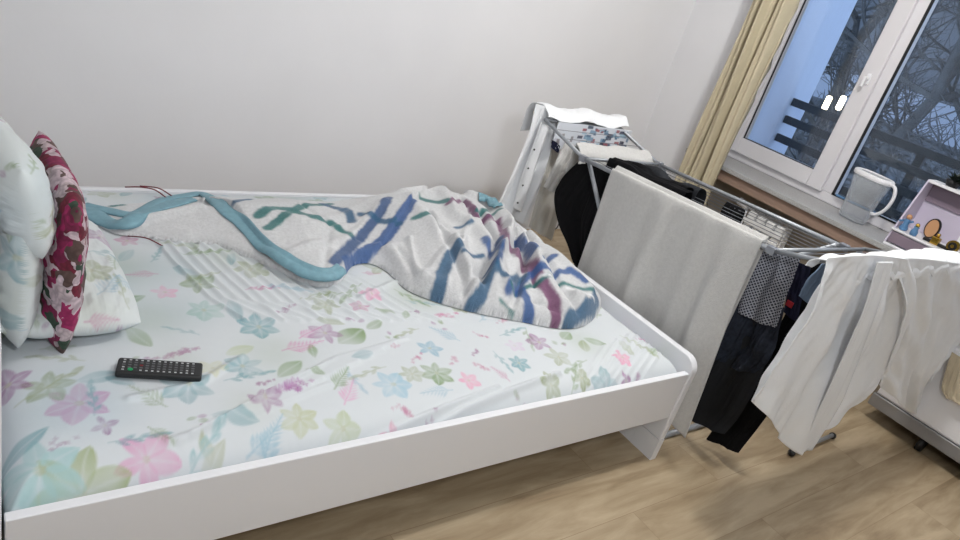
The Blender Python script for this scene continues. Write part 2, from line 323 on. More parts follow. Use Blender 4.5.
# ------------------------------------------------------------------ pattern painting
def smooth(e0, e1, x): t = np.clip((x-e0)/(e1-e0), 0, 1); return t*t*(3-2*t)
GREEN, SAGE, TEAL, PINK, PURP, SKY, OLIVE = (124, 148, 104), (152, 162, 128), (116, 158, 168), (184, 112, 152), (146, 88, 142), (142, 176, 194), (176, 174, 134)
class Paint:
    def __init__(s, X, Y, base):
        s.X, s.Y = X+.0045*noise2(X, Y, 60, 41, 2), Y+.0045*noise2(X, Y, 60, 42, 2); s.A = np.clip(.92+.55*noise2(X, Y, 55, 43, 2), .35, 1.1)
        s.c = np.ones(X.shape+(3,))*lin(base); s.w = .0032
    def win(s, cx, cy, r):
        m = (np.abs(s.X-cx) < r) & (np.abs(s.Y-cy) < r); a = np.flatnonzero(m.any(1)); b_ = np.flatnonzero(m.any(0))
        return (slice(a[0], a[-1]+1), slice(b_[0], b_[-1]+1)) if len(a) else None
    def lay(s, d, col, a=.8, W_=None):                   # d<0 inside
        k = (1-smooth(-s.w, s.w, d))*a
        if W_ is None: s.c += (lin(col)-s.c)*k[..., None]
        else: s.c[W_] += (lin(col)-s.c[W_])*k[..., None]
    def ell(s, cx, cy, ang, L, W, col, a=.75, tip=True):
        W_ = s.win(cx, cy, 1.3*max(L, W)+.004)
        if W_ is None: return
        c, n = math.cos(ang), math.sin(ang); dx, dy = s.X[W_]-cx, s.Y[W_]-cy
        u = (dx*c+dy*n)/L; v = (-dx*n+dy*c)/W
        if tip: d = (np.abs(v)-(1-u*u)*(1-.05*u)); d = np.where(np.abs(u) > 1, np.abs(v)+np.abs(u)-1+.1, d)*W
        else: d = (np.sqrt(u*u+v*v)-1)*W
        vein = 1-.35*np.exp(-(v/.12)**2)
        k = (1-smooth(-s.w, s.w, d))*a*(.72+.28*np.clip(u, -1, 1))*vein*s.A[W_]
        s.c[W_] += (lin(col)-s.c[W_])*k[..., None]
    def flower(s, cx, cy, r, col, n=5, rot=0, a=.7):
        for k in range(n):
            t = rot+2*PI*k/n+.15*math.sin(k*3.1); q = r*(.52+.12*math.sin(k*5+rot))
            s.ell(cx+math.cos(t)*r*.5, cy+math.sin(t)*r*.5, t, r*.5, q*.55, col, a)
        s.ell(cx, cy, 0, r*.12, r*.12, OLIVE, .6, False)
    def line(s, x0, y0, x1, y1, w, col, a=.6):
        vx, vy = x1-x0, y1-y0; W_ = s.win((x0+x1)/2, (y0+y1)/2, max(abs(vx), abs(vy))/2+.006)
        if W_ is None: return
        X_, Y_ = s.X[W_], s.Y[W_]; t = np.clip(((X_-x0)*vx+(Y_-y0)*vy)/(vx*vx+vy*vy), 0, 1)
        s.lay(np.hypot(X_-x0-t*vx, Y_-y0-t*vy)-w, col, a, W_)
    def wash(s, cx, cy, r, col, a=.2):
        s.c += (lin(col)-s.c)*(a*np.exp(-((s.X-cx)**2+(s.Y-cy)**2)/(r*r)))[..., None]
    def fern(s, cx, cy, ang, L, col, n=8, a=.7):
        s.line(cx, cy, cx+math.cos(ang)*L, cy+math.sin(ang)*L, .0012, col, a)
        for k in range(1, n):
            for sd in (-1, 1):
                t = ang+sd*.75; l = L*.34*(1.1-k/n); x, y = cx+math.cos(ang)*L*k/n, cy+math.sin(ang)*L*k/n
                s.ell(x+math.cos(t)*l*.5, y+math.sin(t)*l*.5, t, l*.5, l*.10, col, a)
    def cluster(s, cx, cy, r, col, n=16, seed=0, ang=0, el=2.2, a=.75):
        rd = random.Random(seed)
        for k in range(n):
            q = rd.gauss(0, .5)*r*el; w = rd.gauss(0, .45)*r*(1-min(1, abs(q)/(r*el*1.6)))
            s.flower(cx+q*math.cos(ang)-w*math.sin(ang), cy+q*math.sin(ang)+w*math.cos(ang), r*.34, col, 4, rd.random()*3, a)
    def sprig(s, cx, cy, ang, L, col, n=5, a=.65):
        s.line(cx, cy, cx+math.cos(ang)*L, cy+math.sin(ang)*L, .0011, col, a*.8)
        for k in range(n):
            f = (k+1)/n; sd = 1 if k % 2 else -1; t = ang+sd*.6*(1.1-f); x, y = cx+math.cos(ang)*L*f, cy+math.sin(ang)*L*f
            s.ell(x+math.cos(t)*L*.13, y+math.sin(t)*L*.13, t, L*.15, L*.055, col, a)
def paint_fill(p, x0, x1, y0, y1, n, seed, boxes=()):
    rd = random.Random(seed); placed = list(boxes)
    for k in range(max(3, n//6)): p.wash(rd.uniform(x0, x1), rd.uniform(y0, y1), rd.uniform(.05, .11), rd.choice((TEAL, GREEN, SKY, SAGE)), .20)
    for k in range(n*6):
        if n <= 0: break
        x, y = rd.uniform(x0, x1), rd.uniform(y0, y1)
        if any((x-a)**2+(y-b)**2 < (.044+c*.5)**2 for a, b, c in placed): continue
        n -= 1; kind = rd.choice('ffsslcgv'); r = rd.uniform(.035, .066); rot = rd.uniform(0, 6.28); placed.append((x, y, r))
        if kind == 'f': p.flower(x, y, r, rd.choice((PINK, TEAL, GREEN, TEAL, SAGE, PURP)), rd.choice((5, 6)), rot, .68)
        elif kind == 's': p.sprig(x, y, rot, r*2, rd.choice((TEAL, GREEN, SKY, SAGE)), 6, .72)
        elif kind == 'l': p.ell(x, y, rot, r*.8, r*.35, rd.choice((GREEN, SAGE, TEAL)), .68)
        elif kind == 'c': p.cluster(x, y, .016, rd.choice((PURP, PINK)), 12, k, rot, 2, .75)
        elif kind == 'g': p.fern(x, y, rot, r*1.8, rd.choice((SKY, GREEN, PINK)), 8, .7)
        else:
            for q in range(4): p.ell(x+rd.uniform(-.02, .02), y+rd.uniform(-.02, .02), rd.uniform(0, 6), .011, .006, rd.choice((PURP, GREEN)), .6)
def stroke_dist(X, Y, pts):
    d = np.full(X.shape, 9.); tt = np.zeros(X.shape)
    for (x0, y0), (x1, y1) in zip(pts[:-1], pts[1:]):
        vx, vy = x1-x0, y1-y0; t = np.clip(((X-x0)*vx+(Y-y0)*vy)/(vx*vx+vy*vy+1e-12), 0, 1)
        d = np.minimum(d, np.hypot(X-x0-t*vx, Y-y0-t*vy))
    return d
def noise2(X, Y, sc, seed, oct=3):
    r = np.random.default_rng(seed); o = np.zeros(X.shape); a = 1
    for k in range(oct):
        for q in range(6):
            t = r.uniform(0, 2*PI); f = sc*(2**k)*r.uniform(.6, 1.4); o += a*np.sin((X*math.cos(t)+Y*math.sin(t))*f+r.uniform(0, 6.28))
        a *= .5
    return o/6
# ------------------------------------------------------------------ mattress with fitted sheet
mx0, mx1, my0, my1 = .095, 2.0, 1.078, 2.445
nx, ny = 540, 400
ux = np.linspace(mx0, mx1, nx); uy = np.linspace(my0, my1, ny)
X, Y = np.meshgrid(ux, uy, indexing='ij')
def zmat(X, Y):
    d = np.minimum(np.minimum(X-mx0, mx1-X)*1.4, np.minimum(Y-my0, my1-Y)); d = np.clip(d, 0, 1)
    z = .405-.055*np.exp(-d/.028)-.012*np.exp(-d/.12)
    return z
Z = zmat(X, Y)
# wrinkles
def wr(px, w, h, z=.40):
    pts = [tuple(UZ(a, b, z)[:2]) for a, b in px]
    d = stroke_dist(X, Y, pts); return 1.9*h*np.exp(-(d/w)**2)
WR = [([(300, 452), (400, 428), (470, 400), (560, 372)], .008, .007), ([(330, 440), (420, 410), (500, 385)], .007, .006), ([(420, 432), (520, 405), (600, 385), (650, 372)], .007, .008), ([(240, 470), (330, 448), (400, 436)], .007, .006),
      ([(500, 418), (580, 395), (640, 372)], .006, .006), ([(170, 440), (250, 415), (330, 385)], .010, .004), ([(130, 400), (200, 385), (240, 360)], .010, .004), ([(360, 300), (390, 285), (410, 280)], .01, .004)]
for k in range(16):
    x = 150+k*13; WR.append(([(x, 235+k*2.5), (x+22+k, 262+k*2), (x+60+k, 300+k), (x+95+(k % 3)*14, 322)], .006+.002*(k % 3), .0045-.0001*k))
for k in range(9):
    x = 180+k*12; WR.append(([(x, 440-k*6), (x+60, 415-k*7), (x+130, 388-k*6)], .007, .0025))
for k in range(8):
    x = 560+k*12; WR.append(([(x, 395-k*3), (x+25, 375-k*5), (x+45, 345-k*5)], .006, .0025))
for p_, w_, h_ in WR: Z += wr(p_, w_, h_)
Z += .0016*noise2(X, Y, 18, 3)+.0007*noise2(X, Y, 70, 5)
pt = Paint(X, Y, (206, 211, 215))
def B(px, py): return UZ(px, py, .405)[:2]
used = []
def note(q, r): used.append((q[0], q[1], r))
for px, py, r, c, n, ro in ((78, 402, .062, (196, 150, 184), 6, .3), (148, 450, .060, (212, 150, 188), 5, .9), (80, 477, .085, (160, 172, 128), 6, .2), (38, 466, .075, (160, 194, 196), 6, .5), (48, 385, .05, SAGE, 5, .1),
                            (104, 424, .026, PURP, 4, .2), (258, 326, .055, TEAL, 6, .4), (300, 415, .045, (184, 190, 156), 6, .3), (393, 383, .052, (158, 190, 206), 6, .8), (437, 372, .047, GREEN, 6, .1), (470, 378, .033, (220, 150, 180), 5, .5),
                            (402, 424, .045, (206, 140, 170), 6, .4), (371, 295, .035, (220, 160, 190), 5, .2), (212, 368, .035, (200, 202, 180), 5, .9), (623, 356, .035, (220, 150, 180), 5, .1), (583, 372, .035, SAGE, 5, .7), (631, 370, .025, PURP, 4, .2),
                            (165, 292, .035, (222, 170, 196), 5, .3), (553, 378, .04, SAGE, 5, .3), (430, 348, .04, SKY, 5, 1.), (520, 362, .035, TEAL, 6, .2), (345, 420, .045, (180, 190, 160), 5, 1.2), (515, 345, .03, (206, 190, 210), 5, .2), (205, 310, .05, (164, 190, 186), 6, .2)):
    q = B(px, py); pt.flower(q[0], q[1], r*1.1, c, n, ro, .92); note(q, r)
for px, py, ang, L_, W_, c in ((352, 336, .5, .05, .032, GREEN), (290, 368, .6, .042, .02, GREEN), (330, 322, -.5, .035, .012, SAGE), (313, 350, 1.4, .028, .012, GREEN), (315, 372, -1, .025, .012, GREEN), (385, 312, -.6, .03, .013, GREEN), (566, 335, .4, .03, .02, GREEN),
                               (595, 341, -.7, .035, .016, GREEN), (585, 345, .9, .03, .015, SAGE), (240, 350, .3, .035, .016, (184, 194, 160)), (100, 376, .1, .04, .018, TEAL), (120, 380, 2.5, .03, .012, TEAL), (375, 325, .4, .03, .014, GREEN), (405, 316, 1, .02, .01, GREEN),
                               (215, 448, .9, .045, .014, (170, 176, 150)), (208, 440, 1.6, .03, .01, (170, 176, 150)), (280, 460, 0.4, .03, .01, TEAL), (22, 440, .6, .05, .016, TEAL), (130, 300, .4, .04, .016, GREEN)):
    q = B(px, py); pt.ell(q[0], q[1], ang, L_*1.15, W_*1.15, c, .92); note(q, L_)
for px, py, ang, L_, c in ((283, 350, .2, .12, (206, 130, 180)), (345, 402, .9, .11, (214, 150, 190)), (335, 388, .8, .10, GREEN), (265, 445, .9, .12, (150, 184, 200)), (460, 340, 2.2, .10, SKY), (650, 352, .3, .07, GREEN), (250, 442, .5, .1, (150, 184, 200)), (300, 338, .5, .09, (206, 130, 180))):
    q = B(px, py); pt.fern(q[0], q[1], ang, L_, c, 9, .95); note(q, L_*.6)
for px, py, r, ang, c, n in ((180, 353, .022, .2, (166, 116, 160), 24), (292, 388, .024, .3, (164, 104, 164), 26), (262, 383, .012, .3, PURP, 12), (445, 315, .020, .1, (200, 130, 170), 24), (415, 313, .012, .1, PURP, 10), (644, 336, .022, .2, (186, 130, 170), 20), (60, 440, .018, .5, PURP, 7), (435, 410, .016, .9, PURP, 8), (475, 352, .015, .4, PURP, 7), (395, 347, .012, .4, PINK, 6)):
    q = B(px, py); pt.cluster(q[0], q[1], r, c, n, px, ang, 2.2, .9); note(q, r*2)
for px, py, ang, L_, c in ((185, 465, .8, .13, (150, 184, 190)), (225, 380, 0.1, .10, TEAL), (95, 415, 1.5, .1, TEAL), (405, 300, -.4, .1, SKY), (180, 255, .1, .12, GREEN), (150, 262, 1, .08, TEAL), (110, 440, 0, .09, TEAL), (500, 335, .2, .1, TEAL), (300, 300, .2, .1, SAGE), (245, 290, 0, .08, PINK)):
    q = B(px, py); pt.sprig(q[0], q[1], ang, L_, c, 7, .85); note(q, L_*.4)
paint_fill(pt, mx0, mx1, my0, my1, 260, 11, used)
# skirt of the mattress: same sheet folds down inside the rails
top = np.stack([X, Y, Z], -1)
mt = grid_mesh('mattress', top, M['sheet'], cols=pt.c)
tag(mt, 'mattress under a crumpled white sheet printed with pastel flowers and leaves', 'mattress')
# close the sides and bottom in the same mesh
import bmesh
b = bmesh.new(); b.from_mesh(mt.data)
edges = [e for e in b.edges if e.is_boundary]
r_ = bmesh.ops.extrude_edge_only(b, edges=edges); vs = [g_ for g_ in r_['geom'] if isinstance(g_, bmesh.types.BMVert)]
for v in vs: v.co.z = .222
be = [e for e in b.edges if e.is_boundary]; bmesh.ops.contextual_create(b, geom=be); b.to_mesh(mt.data); b.free()
mt.data.polygons.foreach_set('use_smooth', [True]*len(mt.data.polygons))
# ------------------------------------------------------------------ blanket (height field draped on the mattress)
bx = np.arange(.28, 2.10, .0045); by = np.arange(1.20, 2.46, .0045)
X, Y = np.meshgrid(bx, by, indexing='ij')
def poly_sd(X, Y, poly):
    d = stroke_dist(X, Y, poly+[poly[0]]); ins = np.zeros(X.shape, bool)
    for (x0, y0), (x1, y1) in zip(poly, poly[1:]+poly[:1]):
        c = ((y0 > Y) != (y1 > Y)) & (X < (x1-x0)*(Y-y0)/((y1-y0) if y1 != y0 else 1e-9)+x0); ins ^= c
    return np.where(ins, d, -d)
def Q(pts, z): return [tuple(UZ(a, b_, z)[:2]) for a, b_ in pts]
front = Q([(88, 219), (115, 233), (140, 236), (175, 241), (212, 244), (235, 252), (268, 266), (300, 281), (325, 287), (342, 280), (352, 266), (370, 263), (388, 272), (405, 288), (432, 300), (470, 311), (520, 321), (560, 328), (585, 325), (599, 312), (601, 302)], .41)
right = [(1.985, 1.50), (1.995, 1.7), (1.995, 1.95), (1.99, 2.15), (1.96, 2.28), (1.85, 2.33)]
back = Q([(430, 193), (380, 196), (330, 197), (280, 193), (235, 194), (200, 191), (160, 196), (120, 199), (92, 203), (84, 210)], .425)
def smooth_closed(P_, n=6):
    P_ = np.array(P_); o = []
    for i in range(len(P_)):
        a, b_, c, d = P_[i-1], P_[i], P_[(i+1) % len(P_)], P_[(i+2) % len(P_)]
        for f in np.arange(n)/n: o.append(tuple(.5*((2*b_)+(-a+c)*f+(2*a-5*b_+4*c-d)*f*f+(-a+3*b_-3*c+d)*f**3)))
    return o
outline = smooth_closed(front+right+back, 3)
sd = poly_sd(X, Y, outline)
H = .035+.075*smooth(1.15, 1.40, X)*(1-.35*smooth(1.75, 1.98, X))+.02*smooth(.5, .8, X)*(1-smooth(1.0, 1.2, X))
H = H*(.55+.45*smooth(0, .25, sd))
bk = stroke_dist(X, Y, back); H = H*(1-(1-smooth(1.45, 1.65, X))*.75*(1-smooth(.02, .22, bk)))
base = zmat(X, Y)+.004
Zb = base+H*np.sqrt(np.clip(1-(1-np.clip(sd/.06, 0, 1))**2, 0, 1))
flap = Q([(200, 193), (222, 205), (250, 232), (278, 260), (305, 276), (330, 284), (350, 270), (385, 245), (418, 212), (425, 200)], .44)+[(1.50, 2.30), (1.1, 2.22), (.75, 2.26)]
fs = poly_sd(X, Y, flap); Zb += .022*smooth(-.004, .006, fs)*smooth(0, .02, sd)
def ridge(px, w, h, z=.47):
    d = stroke_dist(X, Y, Q(px, z)); return h*np.exp(-(d/w)**2)
RG = [([(392, 245), (410, 265), (440, 285), (455, 300)], .035, .028), ([(405, 215), (425, 235), (455, 262), (475, 290)], .03, .03), ([(440, 205), (452, 228), (480, 250), (505, 290)], .03, .035), ([(500, 215), (508, 238), (500, 262), (488, 285)], .022, .045),
      ([(525, 225), (540, 250), (560, 270), (590, 292)], .03, .03), ([(520, 262), (545, 290), (570, 312)], .028, .03), ([(505, 290), (530, 308), (560, 318)], .025, .02), ([(470, 198), (488, 204), (500, 212)], .03, .04), ([(400, 205), (440, 200)], .03, .025),
      ([(120, 212), (160, 206), (200, 200)], .02, .02), ([(150, 225), (190, 222), (240, 240)], .018, .012), ([(250, 210), (300, 225), (350, 215)], .03, .012), ([(575, 300), (590, 305), (596, 300)], .025, .03), ([(290, 250), (340, 240), (380, 215)], .02, .012),
      ([(420, 285), (400, 262), (385, 255)], .015, .02)]
VL = [([(378, 268), (400, 276), (420, 292)], .010, -.03), ([(425, 222), (440, 250), (462, 280), (470, 300)], .014, -.030), ([(478, 222), (494, 250), (480, 285)], .013, -.034), ([(512, 240), (522, 270), (515, 300)], .014, -.032), ([(540, 262), (556, 290), (590, 316)], .012, -.022), ([(458, 205), (470, 225), (500, 232)], .012, -.026),
      ([(370, 258), (400, 262), (425, 290)], .010, -.02), ([(515, 225), (530, 245), (556, 258)], .012, -.02), ([(240, 238), (200, 232), (150, 232)], .012, -.016), ([(300, 205), (330, 225), (325, 262)], .012, -.010), ([(535, 300), (560, 308), (580, 322)], .01, -.016)]
rg = random.Random(77)
for k in range(26):
    x = rg.uniform(395, 545); y = rg.uniform(max(232, 232+(x-500)*.45), 308); t = rg.choice((1.0, 1.25, .8, 2.2))+rg.uniform(-.3, .3); l = rg.uniform(14, 34)
    a_ = [(x+math.cos(t)*l*f+rg.uniform(-3, 3), y+math.sin(t)*l*f) for f in (-1, 0, 1)]
    (RG if k % 2 else VL).append((a_, rg.uniform(.009, .017), rg.uniform(.010, .022)*(.7 if k % 2 else -1)))
for k in range(12):
    x, y = rg.uniform(130, 370), rg.uniform(205, 250); l = rg.uniform(15, 35); t = rg.uniform(-.3, .7)
    RG.append(([(x-l*math.cos(t), y-l*.4*math.sin(t)), (x, y+2), (x+l*math.cos(t), y+l*.4*math.sin(t))], rg.uniform(.008, .014), rg.uniform(-.008, .009)))
k_ = smooth(0, .05, sd)
for p_, w_, h_ in RG+VL: Zb += ridge(p_, w_, h_)*k_
Zb += k_*smooth(0,.15,bk)*(.010*noise2(X, Y, 16, 21)*(.4+.6*smooth(1.2, 1.4, X))+.0015*noise2(X, Y, 50, 22))
Zb = np.maximum(Zb, base)
gx_, gy_ = np.gradient(sd, .0045); gn = np.hypot(gx_, gy_)+1e-6; edge = (sd < .002) & (sd > -.0075)
PX, PY = np.where(edge, X-gx_/gn*sd, X), np.where(edge, Y-gy_/gn*sd, Y); PZ = np.where(edge, zmat(np.clip(PX, mx0, mx1), np.clip(PY, my0, my1))+.003, Zb)
def hit(px, py):                              # where a sight line meets the blanket
    d = R@np.array([(px-CX)/F, (py-CY)/F, 1.]); t0 = (.62-CAM[2])/d[2]; t1 = (.40-CAM[2])/d[2]
    for t in np.linspace(t0, t1, 160):
        p = CAM+t*d; i = int(round((p[0]-bx[0])/.0045)); j = int(round((p[1]-by[0])/.0045))
        if 0 <= i < len(bx) and 0 <= j < len(by) and sd[i, j] > -.01 and Zb[i, j] >= p[2]: return (p[0], p[1])
    p = CAM+t1*d; return (p[0], p[1])
bp = Paint(X, Y, (204, 205, 207)); bp.w = .006; WOB = .004*noise2(X, Y, 160, 31)
BL, BG, PU, TG, DB = (44, 84, 140), (46, 90, 124), (112, 62, 100), (34, 106, 106), (46, 78, 124)
for px, w_, c in (([(258, 216), (275, 208), (292, 209), (312, 216), (332, 224), (352, 236)], .017, TG), ([(268, 228), (286, 214), (305, 206), (330, 204)], .016, TG), ([(334, 262), (345, 252), (365, 232), (380, 214), (388, 198)], .018, DB), ([(346, 266), (362, 256), (386, 236), (402, 216), (412, 201)], .02, BL),
                  ([(322, 204), (345, 210), (352, 222)], .016, BG), ([(360, 214), (385, 222), (400, 224)], .012, BG), ([(236, 201), (250, 199)], .014, BG), ([(112, 206), (122, 205)], .01, TG),
                  ([(437, 297), (442, 274), (450, 256), (459, 243)], .021, BG), ([(470, 308), (481, 297), (489, 274), (496, 264)], .018, BG), ([(448, 204), (464, 202), (476, 217), (498, 221), (508, 237)], .011, PU), ([(512, 250), (522, 266), (539, 280), (549, 293), (556, 320)], .019, PU),
                  ([(509, 287), (530, 275), (549, 268), (570, 270), (585, 280)], .014, BL), ([(484, 238), (502, 245)], .012, BL), ([(515, 243), (536, 247), (554, 256)], .014, BL), ([(512, 284), (536, 285), (561, 284), (594, 292)], .009, TG), ([(478, 211), (500, 209)], .013, TG), ([(464, 250), (482, 256)], .011, BG),
                  ([(519, 293), (528, 320)], .018, BL), ([(566, 326), (592, 308), (597, 296)], .018, BG), ([(422, 199), (446, 201)], .016, TG), ([(456, 228), (472, 221)], .010, BG), ([(540, 276), (562, 290), (594, 298)], .006, (225, 225, 228)), ([(490, 266), (506, 274), (524, 276)], .012, BG), ([(499, 240), (500, 256), (492, 264)], .012, DB), ([(500, 300), (512, 318)], .004, TG),
                  ([(415, 218), (428, 213)], .014, TG)):
    bp.lay(stroke_dist(X, Y, [hit(a, b_) for a, b_ in px])-w_+WOB, c, .92)
bp.c *= (1+.0*X)[..., None]
blanket = thing('blanket', 'rumpled pale fleece blanket with blue, green and mauve check stripes heaped along the bed', 'blanket', (0, 0, 0))
grid_mesh('fleece', np.stack([PX, PY, PZ], -1), M['wool'], blanket, cols=bp.c, mask=sd > -.0064)
def zb_at(x, y):
    i = int(np.clip(round((x-bx[0])/.0045), 0, len(bx)-1)); j = int(np.clip(round((y-by[0])/.0045), 0, len(by)-1)); return Zb[i, j]
def catmull(pts, n):
    P_ = np.array(pts, float); P_ = np.vstack([2*P_[0]-P_[1], P_, 2*P_[-1]-P_[-2]]); m = len(P_)-3; o = []
    for t in np.linspace(0, m-1e-6, n):
        i = int(t); f = t-i; a, b_, c, d = P_[i:i+4]
        o.append(.5*((2*b_)+(-a+c)*f+(2*a-5*b_+4*c-d)*f*f+(-a+3*b_-3*c+d)*f**3))
    return np.array(o)
def ribbon(px, w, name='satin_trim', lift=.004, tw=0):
    pts = catmull([hit(a, b_)+(0,) for a, b_ in px], 90); m = 11; P_ = np.zeros((len(pts), m, 3))
    for i, p in enumerate(pts):
        t = pts[min(i+1, len(pts)-1)]-pts[max(i-1, 0)]; t = t/np.linalg.norm(t); nn = np.array([-t[1], t[0], 0])
        zz = max(zb_at(*(p+nn*q)[:2]) for q in (-.01, 0, .01))
        for k in range(m):
            s = (k/(m-1)-.5)*2; q = p+nn*s*w*(1+.12*math.sin(i*.2)); h = math.sqrt(max(0, 1-s*s))
            P_[i, k] = (q[0], q[1], max(zb_at(q[0], q[1])+.002, zz-.012*(1-h))+lift*h)
    for _ in range(3): P_[1:-1, :, 2] = (P_[:-2, :, 2]+P_[1:-1, :, 2]*2+P_[2:, :, 2])/4
    return grid_mesh(name, P_, M['trim'], blanket, thick=.005)
ribbon([(86, 210), (105, 222), (128, 222), (150, 212), (172, 205), (192, 200)], .026)
ribbon([(84, 208), (110, 212), (135, 215), (160, 202), (185, 197), (204, 196), (222, 207), (240, 224), (258, 245), (278, 262), (300, 274), (318, 281), (332, 281), (340, 274)], .021)
ribbon([(478, 199), (488, 201), (498, 208)], .02)
bpy.data.objects  # noqa
for px, nm in (([(125, 187), (140, 187), (155, 190), (168, 199)], 0), ([(140, 186), (158, 188), (172, 196)], 1), ([(128, 236), (146, 238), (163, 246)], 2)):
    z = .412; pts = [tuple(UZ(a, b_, z+(.012*math.sin(PI*k/(len(px)-1))))) for k, (a, b_) in enumerate(px)]
    if nm == 0: cb = tag(MB().tube([tuple(p) for p in catmull(pts, 20)], .0022, 6).build('thin_cable', M['red'], smooth=True), 'thin dark red cable loop lying behind the blanket, the longer of two by the wall', 'cable')
    elif nm == 1: tag(MB().tube([tuple(p) for p in catmull(pts, 20)], .0022, 6).build('thin_cable', M['red'], smooth=True), 'thin dark red cable loop behind the blanket, the shorter of two by the wall', 'cable')
    else: tag(MB().tube([tuple(p) for p in catmull(pts, 20)], .0018, 6).build('thin_cable', M['red'], smooth=True), 'short dark red cable end poking out in front of the blanket', 'cable')
# ------------------------------------------------------------------ pillows
def pillow(name, label, sx, sy, t, Mx, paint, seed, cat='pillow', nub=0):
    n = 150; u = np.linspace(-1, 1, n); A, Bv = np.meshgrid(u, u, indexing='ij')
    e = np.clip((1-np.abs(A)**3)*(1-np.abs(Bv)**3), 0, 1)**.5
    # corner points pull outwards a little
    pull = 1-.06*(1-A*A*Bv*Bv)*(np.abs(A)**4+np.abs(Bv)**4)*.6
    Xl, Yl = A*sx/2*pull*np.sqrt(1-.20*Bv**4), Bv*sy/2*pull*np.sqrt(1-.20*A**4)
    wv = 1+.10*noise2(A, Bv, 4, seed)
    cr = (.009*noise2(A, Bv, 9, seed+1)+.004*noise2(A, Bv, 22, seed+2))*e
    Zt = t/2*e*wv+cr; Zd = -t/2*e*(2-wv)+cr*.6
    pts_t = np.stack([Xl, Yl, Zt], -1); pts_b = np.stack([Xl, Yl, Zd], -1)
    P1 = Paint(Xl, Yl, (208, 214, 215)); P1.w = .003; paint(P1, sx, sy, seed)
    P2 = Paint(Xl+.5, Yl, (208, 214, 215)); P2.w = .003; paint(P2, sx, sy, seed+50, .5)
    V = np.concatenate([pts_t.reshape(-1, 3), pts_b.reshape(-1, 3)]); Mn = np.array(Mx)
    V = V@Mn[:3, :3].T+Mn[:3, 3]
    idx = np.arange(n*n).reshape(n, n)
    q = np.stack([idx[:-1, :-1], idx[1:, :-1], idx[1:, 1:], idx[:-1, 1:]], -1).reshape(-1, 4)
    ql = np.concatenate([q, q[:, ::-1]+n*n])
    me = bpy.data.meshes.new(name); me.vertices.add(len(V)); me.vertices.foreach_set('co', V.astype(np.float32).ravel())
    me.loops.add(ql.size); me.loops.foreach_set('vertex_index', ql.astype(np.int32).ravel()); me.polygons.add(len(ql)); me.polygons.foreach_set('loop_start', np.arange(0, ql.size, 4, dtype=np.int32)); me.update(calc_edges=True)
    at = me.color_attributes.new('Pattern', 'FLOAT_COLOR', 'POINT'); c = np.concatenate([P1.c.reshape(-1, 3), P2.c.reshape(-1, 3)])
    at.data.foreach_set('color', np.concatenate([c, np.ones((len(c), 1))], 1).astype(np.float32).ravel())
    bb = bmesh.new(); bb.from_mesh(me); bmesh.ops.remove_doubles(bb, verts=bb.verts, dist=.0004); bmesh.ops.recalc_face_normals(bb, faces=bb.faces); bb.to_mesh(me); bb.free()
    o = link(name, me, M['sheet'], None, True); return tag(o, label, cat)
def pal(P, sx, sy, seed, off=0): paint_fill(P, -sx/2+off, sx/2+off, -sy/2, sy/2, int(sx*sy*120), seed)
def burg(P, sx, sy, seed, off=0):
    P.c[:] = lin((196, 176, 184)); rd = random.Random(seed)
    for k in range(150):
        x, y = rd.uniform(-sx/2, sx/2)+off, rd.uniform(-sy/2, sy/2); r = rd.uniform(.015, .036)
        c = rd.choice(((140, 26, 84), (150, 40, 100), (96, 24, 44), (88, 66, 60), (58, 82, 66), (176, 160, 158), (110, 30, 56), (70, 44, 46)))
        P.flower(x, y, r, c, 6, rd.random()*6, .95); P.ell(x, y, 0, r*.45, r*.45, c, .9, False)
    v = np.clip((P.Y-sy*.28)/.03, 0, 1); P.c += (lin((104, 22, 44))-P.c)*v[..., None]
def mtx(c, rz=0, rx=0, ry=0): return Matrix.Translation(c)@Matrix.Rotation(rz, 4, 'Z')@Matrix.Rotation(ry, 4, 'Y')@Matrix.Rotation(rx, 4, 'X')
pillow('pillow', 'flat white floral pillow lying on the sheet beside the standing burgundy cushion', .32, .60, .11, mtx((.245, 1.775, .455), .03, 0, .05), pal, 3)
pillow('pillow', 'white floral pillow standing upright against the headboard', .34, .56, .11, mtx((.150, 1.735, .575), .02, 0, -PI/2+.03), pal, 8)
pillow('pillow', 'pale floral pillow slumped over the top of the upright pillow at the left edge', .22, .46, .12, mtx((.140, 1.68, .735), .05, .10, -PI/2-.20), pal, 19)
cs = pillow('cushion', 'burgundy and grey rose print cushion standing on edge between the white pillows', .40, .50, .095, mtx((.232, 1.705, .575), -.02, .06, -PI/2+.05), burg, 12, 'cushion')
cs.data.materials[0] = M['rose']
# ------------------------------------------------------------------ remote
rc = UZ(160, 371.5, .412); a = UZ(119, 369, .41); b2 = UZ(200, 374, .41); ang = math.atan2(b2[1]-a[1], b2[0]-a[0])
rm = thing('remote_control', 'black television remote control with rows of keys lying on the floral sheet', 'remote control', (rc[0], rc[1], .408), ang)
MB().box(-.088, .088, -.029, .029, 0, .017).build('body', M['remote'], rm, bevel=.006)
for i in range(13):
    for j in range(5):
        x = -.074+i*.0118; y = -.0185+j*.0092
        if (i, j) == (1, 0): MB().lathe([(.0046, .016), (.0046, .0185), (.003, .019)], (x+.003, y+.002, 0), 12, 1.2, 1).build('green_button', M['keyg'], rm); continue
        if j == 0 and i == 2: continue
        m = M['keyl'] if j == 4 or (j == 0 and i > 1) or i in (0, 11) and j != 2 else (M['keyr'] if (i, j) == (3, 2) else M['key'])
        s = .0024 if m is M['keyl'] else .0033
        MB().box(x-s, x+s, y-s*.62, y+s*.62, .0165, .0182).build('button', m, rm)
